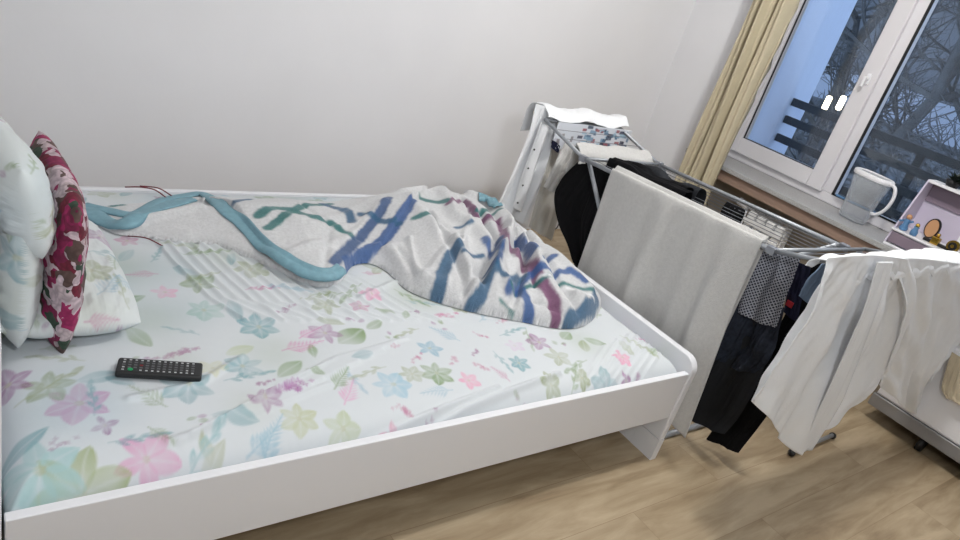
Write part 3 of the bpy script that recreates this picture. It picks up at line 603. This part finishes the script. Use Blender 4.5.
# ------------------------------------------------------------------ drying rack
NX, FX = 2.115, 2.60
AY, AZ, BY, BZ, WLY, WLZ, WRY, WRZ = 1.93, .795, 1.04, .845, 2.21, .856, .78, .925
rack = thing('drying_rack', 'grey metal folding clothes drying rack with raised end wings', 'drying rack', (0, 0, 0))
def fr(pts, r=.0085, name='frame_tube', m='paint'): return MB().tube(pts, r, 10).build(name, M[m], rack, True)
fr([(NX, AY, AZ), (NX, BY, BZ)], name='side_rail'); fr([(FX, AY, AZ), (FX, BY, BZ)], name='side_rail')
fr([(NX, AY, AZ), (FX, AY, AZ)], .007, 'cross_bar'); fr([(NX, BY, BZ), (FX+.12, BY-.02, BZ)], .007, 'cross_bar')
fr([(NX, AY, AZ), (NX, WLY, WLZ), (FX+.02, WLY+.03, WLZ), (FX, AY, AZ)], .008, 'wing_frame')
fr([(NX, BY, BZ), (NX, WRY, WRZ), (FX+.15, WRY-.02, WRZ), (FX+.12, BY-.02, BZ)], .008, 'wing_frame')
for k in range(1, 9):
    x = NX+(FX-NX)*k/9; MB().tube([(x, AY, AZ), (x, BY, BZ)], .0015, 6).build('wire', M['wire'], rack)
for k in range(1, 4):
    f = k/4; y, z = AY+(WLY-AY)*f, AZ+(WLZ-AZ)*f; MB().tube([(NX, y, z), (FX+.01*f, y, z)], .0015, 6).build('wire', M['wire'], rack)
    y, z = BY+(WRY-BY)*f, BZ+(WRZ-BZ)*f; MB().tube([(NX, y, z), (FX+.13, y-.02, z)], .0015, 6).build('wire', M['wire'], rack)
lg = UX(600, 240, NX+.005)
fr([(NX+.012, AY-.02, AZ), (NX+.015, 1.66, .53), (NX+.03, 1.13, .016)], .0085, 'leg')
fr([(FX, AY-.02, AZ), (FX+.02, 1.13, .016)], .0085, 'leg')
fr([(NX+.03, BY+.02, BZ), (NX+.04, 1.95, .016)], .0085, 'leg'); fr([(FX-.02, BY+.02, BZ), (FX-.02, 1.95, .016)], .0085, 'leg')
fr([(NX+.02, 1.12, .014), (FX+.04, 1.12, .014)], .012, 'foot_bar'); fr([(NX+.02, 1.96, .012), (FX+.02, 1.96, .012)], .01, 'foot_bar')
fa, fb = UZ(792, 452, .02), UZ(833, 435, .02)
fr([tuple(fa), tuple(fb)], .009, 'foot_bar'); fr([tuple((fa+fb)/2), (FX+.1, 1.1, .5), (FX+.1, BY-.02, BZ)], .0085, 'leg')
for p in (fa, fb, (NX+.02, 1.12, .014), (FX+.04, 1.12, .014)): MB().sphere(tuple(map(float, p))[:2]+(.016,), .015, 8).build('foot_cap', M['black'], rack, True)
for p in ((NX, AY, AZ), (FX, AY, AZ), (NX, BY, BZ), (FX, BY, BZ)): MB().box(p[0]-.012, p[0]+.012, p[1]-.016, p[1]+.016, p[2]-.013, p[2]+.013).build('hinge', M['steel'], rack, bevel=.003)
# ------------------------------------------------------------------ cloth sheets
def cloth(name, rows, m, label=None, cat=None, nu=110, nv=110, folds=(), thick=.003, parent=None, noise=.004, seed=1, nrm_dir=None, nsc=9, group=None):
    """rows: top-to-bottom list of equally long polylines of 3-D points"""
    G = np.array([catmull(r, nu) for r in rows]); P_ = np.stack([catmull(G[:, i], nv) for i in range(nu)], 1)   # (nv,nu,3)
    if nrm_dir is None:
        n0 = np.cross(P_[-1, 0]-P_[0, 0], P_[0, -1]-P_[0, 0]); n0 = n0/np.linalg.norm(n0)
    else: n0 = nrm(nrm_dir)
    u = np.linspace(0, 1, nu)[None, :]; v = np.linspace(0, 1, nv)[:, None]
    D = np.zeros((nv, nu))
    for f, amp, ph, lean, v0 in folds: D = D+amp*np.sin(2*PI*(f*u+lean*v)+ph)*smooth(v0, v0+.35, v)
    D += noise*noise2(u*nsc/2*np.ones_like(v)+v*.5, v*nsc/5*np.ones_like(u), 5, seed, 3)*smooth(0, .08, v)
    P_ = P_+n0*D[..., None]
    o = grid_mesh(name, P_, m, parent, thick)
    if label: tag(o, label, cat, group)
    return o
A3 = lambda p: tuple(map(float, p))
# white towel over the near rail
X1 = NX-.018
tp = [(612, 176), (650, 196), (690, 212), (730, 228), (764, 242)]
top = [np.array([NX, UX(a, b_, NX)[1], 0]) for a, b_ in tp]
for q in top: q[2] = AZ+(AY-q[1])/(AY-BY)*(BZ-AZ)+.013
def lvl(zs, x, dy=0): return [(x, q[1]+dy*(i/4), z_) for i, (q, z_) in enumerate(zip(top, zs))]
cloth('towel', [[(NX+.03, q[1], q[2]-.40) for q in top], [(NX+.018, q[1], q[2]-.02) for q in top], [(q[0], q[1], q[2]+.001) for q in top], [(X1, q[1]-.003, q[2]-.02) for q in top],
                lvl([.6, .6, .6, .6, .6], X1-.002, -.01), lvl([.32]*5, X1+.002, -.035), lvl([.10, .12, .14, .14, .095], X1+.006, -.055)], M['towel'],
      'long off-white terry towel hanging over the near rail of the drying rack beside the bed', 'towel', 120, 160, [(4.3, .012, .5, .05, .42), (7.1, .006, 1.2, -.1, .42), (2.0, .009, 0, .1, .42)], .005, noise=.004, nrm_dir=(1, 0, 0))
# outline-driven garments hanging in one plane; rows given in the photo's survey coordinates on real planes
def hang(name, ax, val, rows, m, label, cat, **k):
    rr = []
    for i, r in enumerate(rows):
        rr.append([A3(U(a, b_, ax, val if not isinstance(val, (list, tuple)) else val[i])) for a, b_ in r])
    return cloth(name, rr, m, label, cat, **k)
# black garment at the far near-side corner
hang('black_sweater', 0, 2.17, [[(580, 160), (598, 168), (614, 176)], [(563, 178), (590, 190), (612, 200)], [(555, 196), (582, 212), (606, 224)], [(560, 222), (580, 232), (600, 246)], [(570, 246), (583, 258), (597, 272)], [(575, 262), (585, 272), (596, 284)]],
     M['blackcloth'], 'black sweater hanging over the near corner of the rack behind the metal leg', 'sweater', folds=[(1.6, .012, 0, .2, .1)], noise=.008)
# garments across the middle wires
def over_wire(name, x, y0, y1, drop, m, label, cat, dropb=None, lift=0, **k):
    n = 5; ys = np.linspace(y0, y1, n); zt = [AZ+(AY-y)/(AY-BY)*(BZ-AZ)+.006 for y in ys]; db = dropb or drop*.6; s = k.pop('flare', .02)
    rows = [[(x+.016+lift, y, z-db) for y, z in zip(ys, zt)], [(x+.014+lift, y, z-.02) for y, z in zip(ys, zt)], [(x, y, z+.003+lift*(.6+.5*math.sin(i*2.2))) for i, (y, z) in enumerate(zip(ys, zt))], [(x-.012-lift*.5, y, z-.02) for y, z in zip(ys, zt)], [(x-.014, y-s*.3, z-drop*.5) for y, z in zip(ys, zt)], [(x-.014, y-s, z-drop) for y, z in zip(ys, zt)]]
    return cloth(name, rows, m, label, cat, folds=[(3, .006, x*40, .1, .4)], nrm_dir=(1, 0, 0), **k)
over_wire('black_trousers', NX+.108, 1.88, 1.48, .62, M['blackcloth'], 'black trousers on the rack wire just behind the off-white towel', 'trousers', lift=.022)
over_wire('black_shirt', NX+.162, 1.85, 1.52, .50, M['blackcloth'], 'black shirt bunched over the middle wires of the rack, left part', 'shirt', noise=.012, lift=.030)
over_wire('dark_grey_shirt', NX+.215, 1.80, 1.50, .45, M['greycloth'], 'dark charcoal shirt folded over the middle rack wires between black clothes', 'shirt', noise=.010, lift=.034)
over_wire('navy_sock', NX+.345, 1.86, 1.78, .10, M['navy'], 'small navy sock on a far wire near the back of the rack', 'sock')
over_wire('black_sock', NX+.33, 1.45, 1.37, .12, M['blackcloth'], 'black sock on the middle wires in front of the radiator', 'sock')
over_wire('grey_blue_shirt', NX+.045, 1.50, 1.10, .10, M['bluecloth'], 'grey blue shirt on the wire directly behind the towel', 'shirt')
over_wire('blue_cloth', NX+.030, 1.28, 1.10, .12, M['royal'], 'strip of royal blue cloth showing above the off-white towel', 'cloth', dropb=.06)
# knitted patterned garment, jeans and trousers below hinge B
hang('patterned_scarf', 0, 2.235, [[(757, 250), (778, 252), (802, 254)], [(752, 264), (775, 270), (794, 276)], [(745, 285), (766, 292), (785, 300)], [(738, 312), (757, 322), (776, 328)]], M['knit'],
     'navy and white knitted scarf hanging between the towel and the white shirt', 'scarf', folds=[(2, .006, 0, 0, .1)])
hang('denim_jeans', 0, 2.25, [[(738, 290), (763, 300), (785, 308)], [(726, 322), (752, 332), (776, 338)], [(718, 344), (744, 352), (768, 360)], [(712, 358), (734, 368), (754, 374)]], M['denim'],
     'bundled dark blue jeans hanging under the patterned scarf', 'jeans', folds=[(1.5, .016, 0, .3, .0)], noise=.018)
hang('charcoal_trousers', 0, 2.265, [[(730, 325), (752, 338), (772, 342)], [(712, 360), (736, 372), (760, 378)], [(696, 395), (718, 410), (740, 415)], [(688, 418), (706, 428), (724, 434)]], M['greycloth'],
     'charcoal trouser leg hanging beside the bottom of the towel', 'trousers', folds=[(1.5, .008, 0, .1, .0)])
hang('black_jeans', 0, 2.31, [[(812, 258), (820, 259), (832, 262)], [(795, 296), (810, 303), (820, 306)], [(770, 342), (785, 348), (800, 356)], [(738, 395), (755, 402), (772, 408)], [(707, 439), (722, 446), (738, 453)]], M['blackcloth'],
     'long black trousers hanging between the patterned scarf and the white shirt', 'trousers', folds=[(1.5, .006, 0, .1, .1)])
hang('red_print_top', 0, 2.30, [[(797, 262), (803, 264), (811, 268)], [(790, 280), (797, 286), (804, 292)], [(784, 312), (790, 318), (797, 322)]], M['navy'],
     'narrow navy top with a small red print beside the knitted scarf', 'top')
q = UX(790, 304, 2.285); MB().box(q[0]-.004, q[0]-.001, q[1]-.012, q[1]+.012, q[2]-.01, q[2]+.01).build('red_print', M['redp'], None); o_ = bpy.data.objects['red_print']; o_.parent = bpy.data.objects['red_print_top']
hang('pale_blue_cloth', 1, .90, [[(822, 264), (830, 262), (838, 262)], [(806, 282), (814, 288), (820, 292)], [(799, 296), (806, 302), (812, 306)]], M['bluecloth'], 'corner of a pale blue cloth peeking out left of the white shirt', 'cloth')
# white shirts on the raised wing nearest the camera
YS = WRY-.03
ws = hang('white_shirt', 1, YS, [[(828, 258), (850, 256), (874, 255), (893, 257), (908, 259)], [(815, 280), (840, 284), (865, 288), (890, 290), (912, 292)], [(795, 318), (820, 328), (848, 336), (872, 340), (900, 336)],
                            [(768, 362), (795, 376), (820, 386), (850, 388), (882, 376)], [(749, 396), (772, 422), (790, 448), (818, 438), (866, 398)]], M['shirt'],
          'white cotton shirt hanging from the raised wing of the rack nearest the camera', 'shirt', folds=[(3.2, .016, .6, .35, .0), (6.3, .007, 1.2, -.2, .05), (1.6, .012, 2, .1, .1)], noise=.010, nsc=12, nu=150, nv=150, thick=.002)
pk = [UY(878, 262, YS-.028), UY(866, 300, YS-.034), UY(848, 345, YS-.036), UY(826, 395, YS-.034), UY(800, 452, YS-.026)]
pr = [UY(893, 262, YS-.026), UY(880, 302, YS-.032), UY(862, 350, YS-.034), UY(842, 400, YS-.032), UY(812, 450, YS-.026)]
cloth('placket', [[A3(a), A3((a+b_)/2), A3(b_)] for a, b_ in zip(pk, pr)], M['shirt'], nu=16, nv=120, noise=.006, parent=ws, thick=.003, seed=6)
# the pieces lying over the wing, spilling towards the camera side
def over_wing(name, x0, x1, m, label, cat, zoff=.012, seed=1, drop=.03):
    rows = []
    for y, z in ((WRY+.11, WRZ-.05), (WRY+.10, WRZ-.022), (WRY+.05, WRZ), (WRY, WRZ+.012), (WRY-.028, WRZ-.01), (WRY-.032, WRZ-drop)):
        rows.append([(x, y, z+zoff-.012) for x in np.linspace(x0, x1, 5)])
    return cloth(name, rows, m, label, cat, folds=[(3, .006, seed, .2, -.3), (7, .003, seed*2, .1, -.3)], noise=.007, seed=seed, nrm_dir=(0, 0, 1), thick=.003)
yoke = over_wing('shirt_yoke', 2.04, 2.44, M['shirt'], None, None, .014, 3); yoke.parent = ws
ws2 = hang('white_blouse', 1, YS+.004, [[(895, 258), (915, 258), (938, 260), (958, 263), (980, 266)], [(897, 290), (915, 296), (935, 300), (958, 302), (978, 304)], [(893, 330), (908, 336), (925, 340), (945, 340), (965, 338)],
                              [(884, 362), (898, 374), (912, 380), (926, 372), (944, 360)], [(878, 384), (892, 396), (906, 410), (916, 408), (928, 380)]], M['shirt'],
           'white blouse with crumpled hem hanging right of the large white shirt on the rack wing', 'blouse', folds=[(2.6, .015, 1, .3, .0), (5.2, .008, 1.2, -.2, .05)], noise=.012, nsc=12, seed=9, thick=.002)
y2 = over_wing('blouse_yoke', 2.43, 2.86, M['shirt'], None, None, .016, 8); y2.parent = ws2
hang('white_tshirt', 1, YS+.045, [[(938, 262), (960, 265), (985, 268)], [(940, 300), (958, 304), (982, 308)], [(928, 340), (945, 348), (970, 352)], [(916, 372), (930, 384), (950, 392)], [(908, 388), (920, 402), (936, 412)]], M['shirt2'],
     'off-white top hanging behind the blouse at the right end of the rack wing', 'top', folds=[(2, .01, 0, .2, .1)], noise=.006)
# far wing: buttoned shirt, small towel, printed cloth
YF = WLY+.012
bs = hang('buttoned_shirt', 1, YF+.02, [[(536, 104), (544, 106), (553, 110), (560, 114)], [(527, 135), (536, 138), (546, 142), (553, 146)], [(514, 165), (524, 169), (535, 174), (544, 178)], [(503, 188), (513, 196), (522, 204), (532, 210)], [(496, 202), (506, 212), (516, 220), (528, 226)]], M['shirt'],
          'white shirt with dark buttons hanging over the end of the rack by the wall', 'shirt', folds=[(2.6, .014, 0, .15, .0), (5, .005, 1, .1, .0)], noise=.006)
pk = [UY(a, b_, YF+.001) for a, b_ in ((541, 122), (531, 150), (520, 180), (512, 208))]; pr = [UY(a, b_, YF+.001) for a, b_ in ((550, 122), (540, 152), (530, 184), (521, 212))]
pkt = cloth('placket', [[A3(a), A3((a+b_)/2), A3(b_)] for a, b_ in zip(pk, pr)], M['shirt'], nu=10, nv=60, noise=.002, parent=bs)
for px, py in ((534.5, 149.8), (528.5, 168.5), (523, 185.6), (518, 203)):
    q = UY(px, py, YF-.004); MB().tube([(q[0], q[1]+.006, q[2]), (q[0], q[1], q[2])], .0042, 10).build('button', M['black'], pkt)
tl = hang('shirt_tail', 1, YF+.05, [[(556, 116), (562, 118), (570, 120)], [(549, 150), (556, 158), (566, 164)], [(538, 190), (550, 198), (560, 206)], [(528, 226), (540, 234), (551, 240)]], M['shirt2'],
     None, None, folds=[(2, .01, 0, .1, .1)])
tl.parent = bs
rows = [[UY(a, b_, WLY+.10-.02*i) for a, b_ in r] for i, r in enumerate(([(533, 103), (560, 102), (590, 105), (618, 114)], [(537, 108), (562, 108), (592, 112), (620, 120)]))]
r0 = [(x, WLY+.14, WLZ-.10) for x in np.linspace(2.12, 2.66, 4)]; r1 = [(x, WLY+.13, WLZ+.02) for x in np.linspace(2.12, 2.66, 4)]; r2 = [(x, WLY+.06, WLZ+.045) for x in np.linspace(2.12, 2.66, 4)]; r3 = [(x, WLY+.012, WLZ+.028) for x in np.linspace(2.12, 2.64, 4)]; r4 = [(x, WLY-.008, WLZ+.010) for x in np.linspace(2.12, 2.64, 4)]
cloth('folded_shirt', [r0, r1, r2, r3, r4], M['shirt'], 'pale folded shirt draped over the end bar of the rack next to the wall', 'shirt', folds=[(2, .008, 0, .3, -.3)], noise=.006, nrm_dir=(0, 0, 1))
# printed cloth below the end bar
def printed():
    nu, nv = 150, 50; P_ = np.zeros((nv, nu, 3)); x0, x1 = 2.18, 2.66
    for j in range(nv):
        for i in range(nu): u, v = i/(nu-1), j/(nv-1); P_[j, i] = (x0+(x1-x0)*u, WLY-.014-.004*math.sin(u*14), WLZ+.004-v*.12)
    pp = Paint(P_[..., 0], P_[..., 2], (206, 210, 218)); pp.w = .0015; rd = random.Random(5)
    for k in range(110):
        x = x0+.16+rd.random()*.32; z = WLZ-.005-rd.random()*.105; w_, h_ = rd.uniform(.006, .02), rd.uniform(.003, .01)
        if abs(((x-x0-.16)/.107) % 1-.95) < .06: continue
        pp.lay(np.maximum(np.abs(pp.X-x)-w_, np.abs(pp.Y-z)-h_), rd.choice(((50, 66, 90), (84, 112, 140), (120, 150, 175), (60, 60, 80), (150, 84, 90), (150, 180, 200))), .9)
    for x, z in ((x0+.05, .80), (x0+.11, .79), (x0+.03, .77)): pp.lay(np.maximum(np.abs(pp.X-x)-.008, np.abs(pp.Y-z)-.012), (120, 112, 116), .8)
    tag(grid_mesh('printed_pillowcase', P_, M['sheet'], cols=pp.c, thick=.002), 'pale cloth printed with small blue picture panels hanging from the end bar of the rack', 'cloth')
printed()
# small terry hand towel over inner wing wire
yt = AY+(WLY-AY)*.3; zt = AZ+(WLZ-AZ)*.3-.004
cloth('hand_towel', [[(x, yt+.03, zt-.12) for x in (2.16, 2.36, 2.60)], [(x, yt+.012, zt+.004) for x in (2.15, 2.36, 2.60)], [(x, yt-.002, zt+.014) for x in (2.14, 2.36, 2.60)], [(x, yt-.045, zt-.008) for x in (2.13, 2.36, 2.59)], [(x, yt-.055, zt-.05) for x in (2.13, 2.36, 2.59)]], M['towel'],
      'small white terry hand towel draped over the rack wires near the far end', 'towel', folds=[(2, .004, 0, 0, .0)], thick=.006)
hang('white_vest', 1, YF-.10, [[(566, 140), (576, 146), (588, 152)], [(556, 160), (566, 166), (578, 170)], [(543, 186), (551, 192), (560, 194)]], M['towel'], 'short white cotton piece hanging beside the black sweater', 'cloth', folds=[(1.5, .008, 0, .1, .1)])
hang('dark_sock', 1, YF-.03, [[(552, 140), (556, 142), (560, 146)], [(551, 147), (554, 150), (558, 153)]], M['navy'], 'tiny dark sock between the buttoned shirt and the hand towel', 'sock')
# loose cable along the back wall
pts = [U(a, b_, 1, YW-.012) for a, b_ in ((560, 222), (556, 229), (549, 237), (541, 240))]
pts = [(p[0], p[1], max(p[2], .006)) for p in pts]
tag(MB().tube([tuple(p) for p in catmull(pts, 16)], .005, 6).build('wall_cable', M['cable'], smooth=True), 'grey cable trailing at the foot of the back wall behind the rack', 'cable')
# ------------------------------------------------------------------ radiator under the sill
xr = XW+.0; p0 = UX(750, 208, xr); p1 = UX(789, 224, xr)
rad = thing('radiator', 'small white ribbed radiator below the stone window sill', 'radiator', (xr, (p0[1]+p1[1])/2, 0))
hw = (p0[1]-p1[1])/2; zt = p0[2]-.01; zt = min(zt, .60)
for k in range(4):
    y = -hw+(k+.5)*2*hw/4
    MB().box(-.01, .09, y-hw*.2, y+hw*.2, .12, zt).build('column', M['radiator'], rad, bevel=.01)
for z in np.arange(zt-.07, .14, -.055): MB().box(-.018, -.008, -hw, hw, z, z+.03).build('rib', M['radiator'], rad, bevel=.003)
MB().box(.02, .06, -hw, hw, .16, zt-.03).build('core', M['radiator'], rad)
q = UX(742, 203, xr)
MB().tube([(.02, hw+.09, q[2]), (.02, hw+.02, q[2]-.01)], [.022, .018], 14).build('thermostat_valve', M['whitep'], rad, True, bevel=.003)
MB().tube([(.03, hw+.03, .0), (.03, hw+.03, q[2]-.02)], .008).build('pipe', M['whitep'], rad, True)
MB().tube([(.03, hw+.05, q[2]-.01), (.03, hw-.01, q[2]-.01)], .009).build('pipe', M['whitep'], rad, True)
# ------------------------------------------------------------------ water filter jug on the sill
jx, jy = XO-.12, 1.53
JS = .9
jug = thing('water_filter_jug', 'clear plastic water filter jug with white lid rim and handle on the window sill', 'jug', (jx, jy, SZ+.001), -.22)
jug.scale = (.97, .97, .97)
def sq(prof, n=32, e=.75, sx=.62, sy=1.0):
    v = []; f = []
    for r, z in prof:
        for k in range(n):
            a = 2*PI*k/n; c, s = math.cos(a), math.sin(a); v.append((r*sx*math.copysign(abs(c)**e, c), r*sy*math.copysign(abs(s)**e, s), z))
    for i in range(len(prof)-1):
        for k in range(n): f.append((i*n+k, i*n+(k+1) % n, (i+1)*n+(k+1) % n, (i+1)*n+k))
    return v, f
v, f = sq([(.001, .003), (.068, .003), (.075, .012), (.079, .08), (.088, .17), (.102, .235), (.099, .235), (.085, .17), (.076, .08), (.071, .015), (.001, .008)])
MB().add(v, f).build('jug_body', M['jug'], jug, True)
v, f = sq([(.001, .10), (.064, .10), (.070, .16), (.086, .225), (.084, .225), (.067, .16), (.061, .103), (.001, .103)]); MB().add(v, f).build('inner_funnel', M['jug'], jug, True)
v, f = sq([(.104, .232), (.107, .236), (.107, .252), (.100, .258), (.088, .258), (.088, .250), (.096, .246), (.098, .232)]); MB().add(v, f).build('rim', M['whitep'], jug, True)
MB().tube([A3(p) for p in catmull([(0, -.098, .245), (0, -.135, .235), (0, -.152, .19), (0, -.145, .13), (0, -.115, .085), (0, -.082, .075)], 24)], .009, 8).build('handle', M['whitep'], jug, True)
# blue pen-like stick behind jug
p0, p1 = UZ(868, 196, SZ+.07), UZ(902, 213, SZ+.07)
tag(MB().tube([(XO-.03, p0[1], SZ+.066), (XO-.03, p1[1], SZ+.066)], .006, 8).build('blue_rod', M['bluep']), 'thin blue rod lying along the window frame behind the jug', 'rod')
# ------------------------------------------------------------------ organizer and trinkets
ox, oy = XO-.22, 1.06
og = thing('desktop_organizer', 'white and lilac open-fronted cosmetics organizer at the right end of the sill', 'organizer', (ox, oy, SZ+.001))
ow = .22; oh = .33
MB().box(-.07, .12, -ow, ow, 0, .012).build('base', M['whitep'], og, bevel=.003)
MB().box(-.07, .12, -ow, ow, .075, .085).build('shelf', M['whitep'], og, bevel=.003)
MB().box(.11, .12, -ow, ow, .086, oh).build('back_panel', M['lilac'], og)
MB().prism([(-.07, .013), (.109, .013), (.109, oh), (.04, oh)], 1, ow-.008, ow).build('side_panel', M['lilac'], og)
MB().prism([(-.07, .013), (.109, .013), (.109, oh), (.04, oh)], 1, -ow, -ow+.008).build('side_panel', M['lilac'], og)
MB().box(.03, .109, -ow+.009, ow-.009, oh-.01, oh+.003).build('top_shelf', M['whitep'], og)
MB().box(.102, .109, -ow+.01, ow-.01, oh-.10, oh-.012).build('mauve_panel', M['lilacd'], og)
MB().box(-.065, -.055, -ow+.01, ow-.01, .018, .07).build('drawer', M['lilacd'], og, bevel=.003)
def onshelf(y, x=-.02): return (ox+x, oy+y, SZ+.0865)
t = thing('figurine', 'small blue figurine standing at the left of the organizer shelf', 'figurine', onshelf(.185, -.03))
MB().lathe([(.012, 0), (.018, .004), (.02, .012), (.012, .03), (.015, .045), (.010, .056)], n=14).build('body', M['bluep'], t, True); MB().sphere((0, 0, .066), .013).build('head', M['amber'], t, True)
MB().tube([(0, .012, .045), (-.01, .03, .035)], .005).build('arm', M['bluep'], t, True); MB().tube([(0, -.012, .045), (-.01, -.028, .055)], .005).build('arm', M['bluep'], t, True)
t = thing('figurine', 'gold trimmed blue figurine in front of the amber compact', 'figurine', onshelf(.13, -.045))
MB().lathe([(.012, 0), (.016, .004), (.016, .02), (.009, .034), (.013, .042)], n=14).build('body', M['bluep'], t, True); MB().sphere((0, 0, .05), .010).build('head', M['gold'], t, True)
t = thing('hand_mirror', 'oval amber hand mirror with black rim propped on the organizer shelf', 'mirror', onshelf(.095, .03))
def oval(x0, x1, a, b_, cz): return MB().prism([(a*math.cos(k*PI/12), cz+b_*math.sin(k*PI/12)) for k in range(24)], 0, x0, x1)
oval(.0, .012, .032, .048, .052).build('rim', M['black'], t); oval(-.004, -.0005, .026, .042, .052).build('glass_face', M['amber'], t)
t = thing('perfume_bottle', 'gold perfume bottle with round cap on the organizer shelf beside the mirror', 'bottle', onshelf(.04, -.02))
MB().box(-.012, .012, -.018, .018, 0, .035).build('bottle_body', M['gold'], t, bevel=.004); MB().tube([(0, 0, .036), (0, 0, .052)], .008, 12).build('cap', M['gold'], t, True)
t = thing('pocket_clock', 'small round gold ringed clock on the organizer shelf', 'clock', onshelf(-.035, -.03))
MB().tube([(0, 0, .028), (.012, 0, .028)], .027, 24).build('case', M['gold'], t); MB().tube([(-.003, 0, .028), (-.0005, 0, .028)], .018, 24).build('face', M['black'], t); MB().tube([(-.006, 0, .028), (-.0035, 0, .028)], .008, 16).build('hub', M['gold'], t)
tag(MB().box(ox-.03, ox-.01, oy-.08, oy+.09, SZ+.0866, SZ+.10).build('jewellery_tray', M['black'], bevel=.003), 'black jewellery tray along the organizer shelf under the clock', 'tray')
t = thing('picture_card', 'small framed pale green picture card leaning on the organizer back', 'picture', onshelf(-.06, .085))
MB().box(0, .01, -.055, .055, .03, .13).build('card_frame', M['whitep'], t); MB().box(-.003, -.0005, -.035, .035, .045, .115).build('card_picture', M['glassb'], t)
tag(MB().box(ox-.06, ox+.02, oy-.20, oy-.13, SZ+.0866, SZ+.20).build('purple_box', M['purple'], bevel=.004), 'purple box at the right end of the organizer shelf', 'box')
pl = thing('potted_plant', 'dark leafy plant on top of the organizer against the window', 'plant', (ox+.075, oy+.13, SZ+oh+.004))
MB().lathe([(.025, 0), (.035, .03), (.033, .03), (.02, .005)], n=18).build('pot', M['black'], pl, True)
rd = random.Random(3); lf = MB()
for k in range(60):
    a = rd.uniform(-PI*.95, -.05*PI) if k % 3 else rd.uniform(0, 2*PI); l = rd.uniform(.04, .11)*(1 if k % 3 else .4); e = Vector((math.cos(a)*l*.6, math.sin(a)*l, .02+rd.uniform(.0, .05))); n_ = Vector((-math.sin(a), math.cos(a), 0))*.009
    lf.add([(0, 0, .025), e*.5+n_+Vector((0, 0, .02)), e, e*.5-n_+Vector((0, 0, .02))], [(0, 1, 2, 3)])
lf.build('leaves', M['leaf'], pl)
# ------------------------------------------------------------------ low cabinet on castors at the right
cx0 = 3.40; ctop = .50
cb = thing('rolling_cabinet', 'low white cabinet with grey metal base on black castors beneath the window', 'cabinet', (cx0, .62, 0))
MB().box(0, .32, -.62, .31, .075, .135).build('base_rail', M['alu'], cb, bevel=.004)
MB().box(.01, .32, -.61, .30, .136, ctop).build('body', M['whitep'], cb, bevel=.005)
MB().box(.004, .0095, -.60, -.16, .145, ctop-.01).build('door', M['whitep'], cb, bevel=.002); MB().box(.004, .0095, -.15, .295, .145, ctop-.01).build('door', M['whitep'], cb, bevel=.002)
for x, y in ((.05, .05), (.05, -.22), (.27, .2), (.27, -.5), (.05, -.5)): MB().tube([(x, y-.012, .034), (x, y+.012, .034)], .034, 18).box(x-.012, x+.012, y-.014, y+.014, .05, .074).build('castor', M['black'], cb, True)
hang('beige_cloth', 0, 3.36, [[(952, 352), (962, 358), (975, 364)], [(945, 372), (956, 378), (970, 384)], [(942, 388), (952, 396), (968, 402)], [(946, 398), (955, 402), (966, 410)]], M['beige'], 'beige cloth hanging on the front of the white cabinet at the right edge', 'cloth')
# ------------------------------------------------------------------ light
def light(name, kind, loc, power, col, size=.1, rot=None, sy=None):
    d = bpy.data.lights.new(name, kind); d.energy = power; d.color = col
    if kind == 'AREA': d.size = size; d.shape = 'DISK' if sy is None else 'RECTANGLE'
    if kind == 'AREA' and sy: d.size_y = sy
    if kind == 'POINT': d.shadow_soft_size = size
    o = bpy.data.objects.new(name, d); COL.objects.link(o); o.location = loc
    if rot: o.rotation_euler = rot
    return o
light('ceiling_lamp', 'POINT', (2.2, 1.02, 2.42), 56, (1, .985, .96), .07)
d_ = Vector((1.9, 2.6, .9))-Vector((.35, -.35, 1.95))
light('room_lamp', 'AREA', (.35, -.35, 1.95), 15, (.93, .965, 1), .25, d_.to_track_quat('-Z', 'Y').to_euler())
W = bpy.data.worlds.new('dusk'); SC.world = W; W.use_nodes = True; bg = W.node_tree.nodes['Background']; bg.inputs[0].default_value = (.50, .60, .80, 1); bg.inputs[1].default_value = 1.35
# ------------------------------------------------------------------ camera
cd = bpy.data.cameras.new('camera'); cam = bpy.data.objects.new('camera', cd); COL.objects.link(cam); SC.camera = cam
cd.sensor_width = 36; cd.lens = F*36/960; cd.clip_start = .02
Mw = Matrix.Identity(4)
for i in range(3): Mw[i][0] = R[i, 0]; Mw[i][1] = -R[i, 1]; Mw[i][2] = -R[i, 2]; Mw[i][3] = CAM[i]
cam.matrix_world = Mw
vs_ = SC.view_settings; vs_.view_transform = 'Standard'; vs_.look = 'None'; vs_.exposure = .38; vs_.gamma = 1; vs_.use_curve_mapping = False
